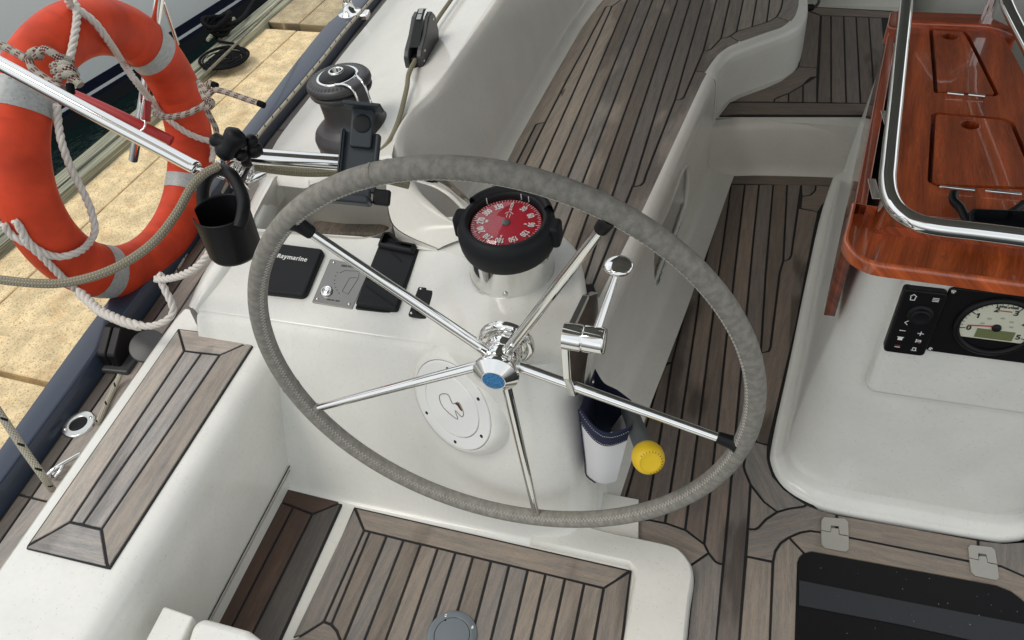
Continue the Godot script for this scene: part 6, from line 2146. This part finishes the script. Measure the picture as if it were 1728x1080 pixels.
func build_buoy() -> void:
	var c := Vector3(-1.53, 0.612, -1.345)
	var n := Vector3(0.9987, -0.0185, -0.0473).normalized()
	var u := Vector3.UP.cross(n).normalized()
	var v := n.cross(u)
	var t := Transform3D(Basis(u, n, -v), c)
	var o := thing("lifebuoy", "orange lifebuoy ring with grey reflective bands on the stern rail", "lifebuoy", c)
	var R := 0.305
	var sec := Vector2(0.068, 0.060)
	var mb := MB.new()
	torus(mb, t, R, sec, 128, 36)
	part("ring", mb, M.orange, o)
	var band_px := [[250, 80], [310, 308], [172, 456], [38, 172]]
	var ang := []
	for q in band_px:
		var r := ray(q[0], q[1])
		var e := EYE + r * ((c - EYE).dot(n) / r.dot(n))
		var l := t.affine_inverse() * e
		ang.append(atan2(l.z, l.x))
	for k in 4:
		mb = MB.new()
		torus(mb, t, R, sec + Vector2(0.0012, 0.0012), 14, 36, ang[k] - 0.085, ang[k] + 0.085)
		part("reflective_band", mb, M.tape, o)
	# recesses where the grab line is fastened
	var on := func(a: float, g: float, lift_ := 0.0) -> Vector3:
		return t * (Vector3(cos(a), 0, sin(a)) * (R + cos(g) * (sec.x + lift_)) + Vector3.UP * sin(g) * (sec.y + lift_))
	var over := func(px: float, py: float, lift_: float) -> Vector3:     # the sight line's first touch of the ring, or the plane just before it
		var r := ray(px, py)
		var d := 1.5
		while d < 2.5:
			var l := t.affine_inverse() * (EYE + r * d)
			var q := Vector2(Vector2(l.x, l.z).length() - R, l.y)
			if q.length() < sec.x + lift_:
				return EYE + r * d
			d += 0.004
		return EYE + r * ((c - EYE + n * 0.085).dot(n) / r.dot(n))
	# white laid grab line, looping between the fastenings
	var gl := thing("grab_line", "white twisted grab rope looped round the lifebuoy", "rope", D(120, 20, 1.95))
	var mr := 0.0088
	var seg := [
		[112, -20, 1.90, 118, 8, 1.905, 135, 18, 1.91, 160, 38, 1.915, 185, 72, 1.925, 207, 105, 1.93, 230, 138, 1.935, 262, 178, 1.93, 285, 202, 1.925, 312, 222, 1.92, 338, 234, 1.92, 356, 240, 1.92, 360, 256, 1.93, 357, 275, 1.95],
		[128, 5, 1.905, 130, 30, 1.90, 126, 60, 1.895, 120, 90, 1.89, 114, 110, 1.90],
		[96, 176, 1.92, 98, 205, 1.90, 104, 240, 1.89, 118, 280, 1.885, 138, 320, 1.88, 152, 350, 1.875, 160, 385, 1.87, 154, 405, 1.865, 138, 422, 1.86, 116, 431, 1.855, 94, 433, 1.855, 70, 425, 1.86, 48, 408, 1.87, 30, 378, 1.88],
		[6, 378, 1.885, 18, 395, 1.875, 36, 406, 1.868, 50, 415, 1.86, 70, 432, 1.85, 92, 455, 1.84, 112, 475, 1.835, 132, 492, 1.83],
		[25, 372, 1.89, 34, 385, 1.885, 42, 400, 1.88, 46, 415, 1.875]]
	for s in seg:
		mb = MB.new()
		var ln := []
		for i in range(0, s.size(), 3):
			ln.append(over.call(s[i], s[i + 1], mr))
		twisted(mb, smooth(ln, 5), mr, 0.055)
		part("strand", mb, M.rope_white, gl)
	# heavier tail with a splice, over the rail and back under the cup holder
	var tl := thing("buoy_lanyard", "spliced white lanyard hanging below the lifebuoy over the toe rail", "rope", D(200, 545, 1.75))
	for s in [[132, 492, 1.83, 150, 508, 1.82, 168, 524, 1.80, 190, 535, 1.78, 215, 545, 1.765, 240, 551, 1.76], [230, 549, 1.758, 255, 550, 1.75, 280, 541, 1.74, 292, 526, 1.735, 288, 508, 1.73, 278, 488, 1.73, 270, 468, 1.73, 276, 458, 1.73], [263, 471, 1.73, 285, 470, 1.70, 310, 463, 1.67, 335, 448, 1.64, 352, 428, 1.62, 370, 400, 1.60]]:
		mb = MB.new()
		twisted(mb, line3(s, 5), mr * (1.35 if s[0] == 132 else 0.95), 0.05)
		part("strand", mb, M.rope_white, tl)
	# flecked lashings
	var l1 := thing("red_fleck_lashing", "white rope flecked with red knotted on the rail by the lifebuoy", "rope", D(95, 115, 1.52))
	for s in [[-60, 55, 1.56, 0, 76, 1.53, 25, 88, 1.52, 46, 100, 1.51], [46, 98, 1.50, 52, 90, 1.49, 64, 86, 1.49, 68, 96, 1.51], [60, 96, 1.49, 74, 84, 1.475, 86, 88, 1.475, 98, 96, 1.48, 112, 100, 1.49, 122, 106, 1.50], [48, 98, 1.50, 54, 114, 1.495, 66, 125, 1.49, 82, 136, 1.485, 98, 147, 1.475, 106, 150, 1.47], [90, 112, 1.49, 100, 108, 1.465, 114, 110, 1.465, 126, 120, 1.48], [92, 122, 1.49, 104, 116, 1.46, 118, 118, 1.46, 128, 126, 1.48], [97, 133, 1.48, 108, 126, 1.455, 122, 127, 1.455, 128, 134, 1.47], [120, 134, 1.46, 130, 138, 1.455, 136, 144, 1.455]]:
		mb = MB.new()
		tube(mb, line3(s, 6), 0.0078, 10, false, true, 20.0)
		part("turn", mb, M.rope_red, l1)
	mb = MB.new()
	tube(mb, [D(118, 142, 1.455), D(120, 158, 1.455)], 0.0075, 10)
	part("taped_end", mb, M.rope_black, l1)
	var l2 := thing("red_fleck_tie", "red-flecked rope tied round the lifebuoy with a loose black-taped end", "rope", D(345, 170, 1.93))
	for s in [[262, 192, 1.99, 272, 197, 1.945, 290, 197, 1.92, 315, 192, 1.905, 340, 180, 1.905, 350, 172, 1.915], [344, 166, 1.90, 352, 160, 1.89, 362, 152, 1.89, 376, 154, 1.885, 395, 160, 1.875, 415, 167, 1.865, 436, 174, 1.855], [338, 146, 1.92, 342, 158, 1.90, 350, 168, 1.89, 358, 172, 1.895, 355, 180, 1.905, 346, 178, 1.905], [336, 140, 1.93, 344, 148, 1.905, 352, 155, 1.90], [350, 150, 1.90, 353, 140, 1.895, 358, 143, 1.895], [348, 184, 1.93, 356, 200, 1.95, 364, 216, 1.97, 366, 232, 1.99]]:
		mb = MB.new()
		tube(mb, line3(s, 6), 0.0072, 10, false, true, 20.0)
		part("turn", mb, M.rope_red, l2)
	for s in [[436, 174, 1.855, 446, 178, 1.852], [359, 142, 1.893, 366, 145, 1.89]]:
		mb = MB.new()
		tube(mb, line3(s, 2), 0.0078, 10)
		part("taped_end", mb, M.rope_black, l2)
	# red flagstaff clipped behind the ring
	var f := thing("red_staff", "red varnished flagstaff clipped behind the lifebuoy", "flagstaff", D(220, 200, 2.1))
	mb = MB.new()
	tube(mb, line3([-80, 78, 2.08, 120, 158, 2.1, 220, 203, 2.11, 290, 238, 2.13], 3), 0.014, 14)
	part("staff", mb, M.red, f)
	mb = MB.new()
	tube(mb, [D(250, 158, 2.08), D(248, 205, 2.09)], 0.009, 10)
	part("toggle", mb, M.red, f)
	mb = MB.new()
	tube(mb, line3([240, 150, 2.07, 243, 165, 2.07, 238, 198, 2.07, 245, 205, 2.07, 243, 216, 2.07, 236, 222, 2.07], 4), 0.0028, 8)
	part("snap_hook", mb, M.chrome, f)
	# stanchions
	var s1 := thing("stern_stanchion", "polished pushpit upright standing behind the orange lifebuoy", "stanchion", D(245, 160, 2.2))
	mb = MB.new()
	tube(mb, [D(276, -60, 1.95), D(264, 30, 2.03), D(243, 160, 2.15), D(225, 270, 2.28)], 0.0128, 16)
	part("tube", mb, M.chrome, s1)
	mb = MB.new()
	tube(mb, [D(276, 5, 2.08), D(300, 75, 2.2)], 0.005, 8)
	part("wire", mb, M.steel, s1)
	var sb := P(590, 22, CAP)
	var s2 := thing("guard_stanchion", "chrome stanchion foot bolted on the navy toe rail", "stanchion", sb)
	mb = MB.new()
	tube(mb, [sb + Vector3(0, -0.01, 0), sb + Vector3(0.0, 0.10, 0), sb + Vector3(0.0, 0.6, 0)], 0.013, 16)
	part("tube", mb, M.chrome, s2)
	part("foot", lathed([[0.05, -0.004], [0.048, 0.006], [0.026, 0.012], [0.020, 0.045], [0.0155, 0.048]], 24, Transform3D(Basis.IDENTITY, sb)), M.chrome, s2)
	mb = MB.new()
	block(mb, Vector3(0.05, 0.02, 0.06), 0.008, Transform3D(Basis(Vector3.UP, 0.2), sb + Vector3(0.06, -0.014, 0.0)))
	part("clip", mb, M.chrome, s2)

func build_sidegear() -> void:
	# flecked jackline on the toe rail
	var j := thing("jackline", "cream rope with black flecks lying along the toe rail", "rope", P(480, 170, CAP))
	var mb := MB.new()
	var pts := []
	for q in [[760, -150, 0], [627, 0, 0], [580, 54, 0], [540, 105, 0], [485, 170, 0], [430, 236, -0.005], [382, 312, -0.03], [333, 391, -0.05], [296, 466, -0.06], [255, 548, -0.065], [232, 590, -0.06]]:
		pts.append(P(q[0], q[1], CAP + 0.006 + q[2]))
	tube(mb, smooth(pts, 6), 0.0066, 12, false, true, 9.0)
	part("rope", mb, M.rope_fleck, j)
	# footblock
	var b := thing("foot_block", "black double sheave block on the side deck", "block", P(215, 600, DECK))
	var along := (P(239, 556, 0.33) - P(190, 625, 0.33)).normalized()
	var side := Vector3(-along.z, 0, along.x)
	if side.x < 0:
		side = -side
	var bc := P(204, 600, DECK)
	for k in 2:
		mb = MB.new()
		var prof := fillet(PackedVector2Array([Vector2(-0.045, 0.0), Vector2(0.075, 0.0), Vector2(0.078, -0.03), Vector2(0.05, -0.075), Vector2(0.02, -0.085), Vector2(-0.045, -0.05)]), 0.012, 4)
		slab(mb, prof, -0.0105, 0.0105, 0.005, Transform3D(Basis(along, side, Vector3.UP * -1.0), bc + side * (0.026 * k - 0.004)))
		part("cheek", mb, M.black, b)
	part("sheave_cover", lathed([[0.0, 0.0], [0.042, 0.0], [0.043, 0.006], [0.040, 0.010], [0.0, 0.011]], 36, Transform3D(frame_of(Vector3(0.25, 1, 0.35)), P(250, 585, DECK + 0.05))), M.winch_grey, b)
	mb = MB.new()
	block(mb, Vector3(0.10, 0.012, 0.075), 0.005, Transform3D(Basis(along, Vector3.UP, -side), bc + side * 0.02 - along * 0.01))
	part("base", mb, M.winch_grey, b)
	# rope tail below the block
	var r := thing("block_tail", "cream black-flecked rope leaving the double sheave block", "rope", P(190, 660, DECK))
	mb = MB.new()
	var tp := []
	for q in [[203, 632, 0.025], [196, 648, 0.012], [186, 668, 0.007], [176, 690, 0.007], [164, 715, 0.007]]:
		tp.append(P(q[0], q[1], DECK + q[2]))
	tube(mb, smooth(tp, 5), 0.0066, 12, false, true, 9.0)
	part("rope", mb, M.rope_fleck, r)
	# deck filler
	var f := P(133.5, 717, DECK)
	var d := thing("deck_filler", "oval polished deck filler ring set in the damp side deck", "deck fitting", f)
	part("flange", lathed([[0.039, -0.001], [0.038, 0.004], [0.035, 0.006], [0.022, 0.006], [0.020, 0.004], [0.0195, -0.002]], 36, Transform3D(Basis.IDENTITY, f)), M.steel, d)
	part("cap", lathed([[0.0195, 0.0], [0.019, 0.0022], [0.0, 0.0016]], 28, Transform3D(Basis.IDENTITY, f)), M.rubber, d)  # black disc painted in place of the dark filler hole
	for s in [-1.0, 1.0]:
		part("screw", lathed([[0.004, 0.005], [0.0035, 0.0075], [0.0, 0.0075]], 12, Transform3D(Basis.IDENTITY, f + Vector3(0.02 * s, 0, -0.021 * s))), M.chrome, d)
	# small cleat and the flecked line made fast to it
	var cp := P(102, 800, DECK)
	var c := thing("chrome_eye", "bright chrome fairlead eye on the side deck", "fairlead", cp)
	mb = MB.new()
	torus(mb, Transform3D(Basis(Vector3(0.3, 0, 1).normalized(), 0.6), cp + Vector3(0, 0.012, 0)), 0.016, Vector2(0.004, 0.004), 28, 10)
	tube(mb, smooth([cp + Vector3(-0.02, 0.01, 0.02), cp + Vector3(0.0, 0.022, 0.0), cp + Vector3(0.02, 0.012, -0.05)], 5), 0.005, 10)
	part("eye", mb, M.chrome, c)
	var l := thing("stern_line", "cream rope flecked with black running down to the chrome eye", "rope", cp)
	mb = MB.new()
	tube(mb, smooth([D(-40, 640, 1.50), D(0, 698, 1.535), D(40, 758, 1.57), D(70, 800, 1.60), P(88, 826, DECK + 0.01)], 6), 0.0078, 12, false, true, 8.0)
	part("rope", mb, M.rope_fleck, l)

func build_view() -> void:
	look = Basis.from_euler(Vector3(deg_to_rad(-44.658), deg_to_rad(20.81), deg_to_rad(-7.068)), EULER_ORDER_YXZ)
	var cam := Camera3D.new()
	cam.name = "camera"
	cam.transform = Transform3D(look, EYE)
	cam.fov = 44.8
	cam.near = 0.05
	cam.far = 400.0
	add_child(cam)
	cam.current = true
	var env := Environment.new()
	env.background_mode = Environment.BG_SKY
	var sky_m := ProceduralSkyMaterial.new()
	sky_m.sky_top_color = Color(0.89, 0.915, 0.945)
	sky_m.sky_horizon_color = Color(0.93, 0.935, 0.935)
	sky_m.sky_curve = 0.25
	sky_m.ground_bottom_color = Color(0.16, 0.18, 0.17)
	sky_m.ground_horizon_color = Color(0.55, 0.56, 0.55)
	sky_m.energy_multiplier = 1.0
	# broken bright overcast
	var n := noise(5, 0.012, 5)
	var cover := Image.create(512, 256, false, Image.FORMAT_RGBA8)
	for y in 256:
		for x in 512:
			var a := TAU * x / 512.0
			var v := n.get_noise_3d(cos(a) * 82.0, sin(a) * 82.0, y * 1.3)
			cover.set_pixel(x, y, Color(1, 1, 1, clampf(0.10 + v * 0.5, 0.0, 0.45)))
	sky_m.sky_cover = tex_of(cover)
	sky_m.sky_cover_modulate = Color(0.9, 0.9, 0.88)
	var sky := Sky.new()
	sky.sky_material = sky_m
	env.sky = sky
	env.tonemap_mode = Environment.TONE_MAPPER_LINEAR
	env.tonemap_exposure = 1.15
	env.ambient_light_source = Environment.AMBIENT_SOURCE_SKY
	env.sdfgi_enabled = true
	env.ssao_enabled = true
	env.ssil_enabled = true
	var we := WorldEnvironment.new()
	we.name = "environment"
	we.environment = env
	add_child(we)
	var sun := DirectionalLight3D.new()
	sun.name = "sun"
	sun.light_energy = 0.35
	sun.light_color = Color(1.0, 0.975, 0.94)
	sun.light_angular_distance = 24.0
	sun.shadow_enabled = true
	add_child(sun)
	sun.look_at_from_position(Vector3(-2.2, 5.0, 1.6), Vector3.ZERO)

func _ready() -> void:
	rng.seed = 20240611
	build_view()
	make_materials()
	build_teak()
	build_moulding()
	build_console()
	build_table()
	build_locker_hatch()
	build_hull()
	build_starboard()
	build_harbour()
	build_wheel()
	build_compass()
	build_instruments()
	build_pocket()
	build_floor_bits()
	build_winch()
	build_rail()
	build_buoy()
	build_sidegear()
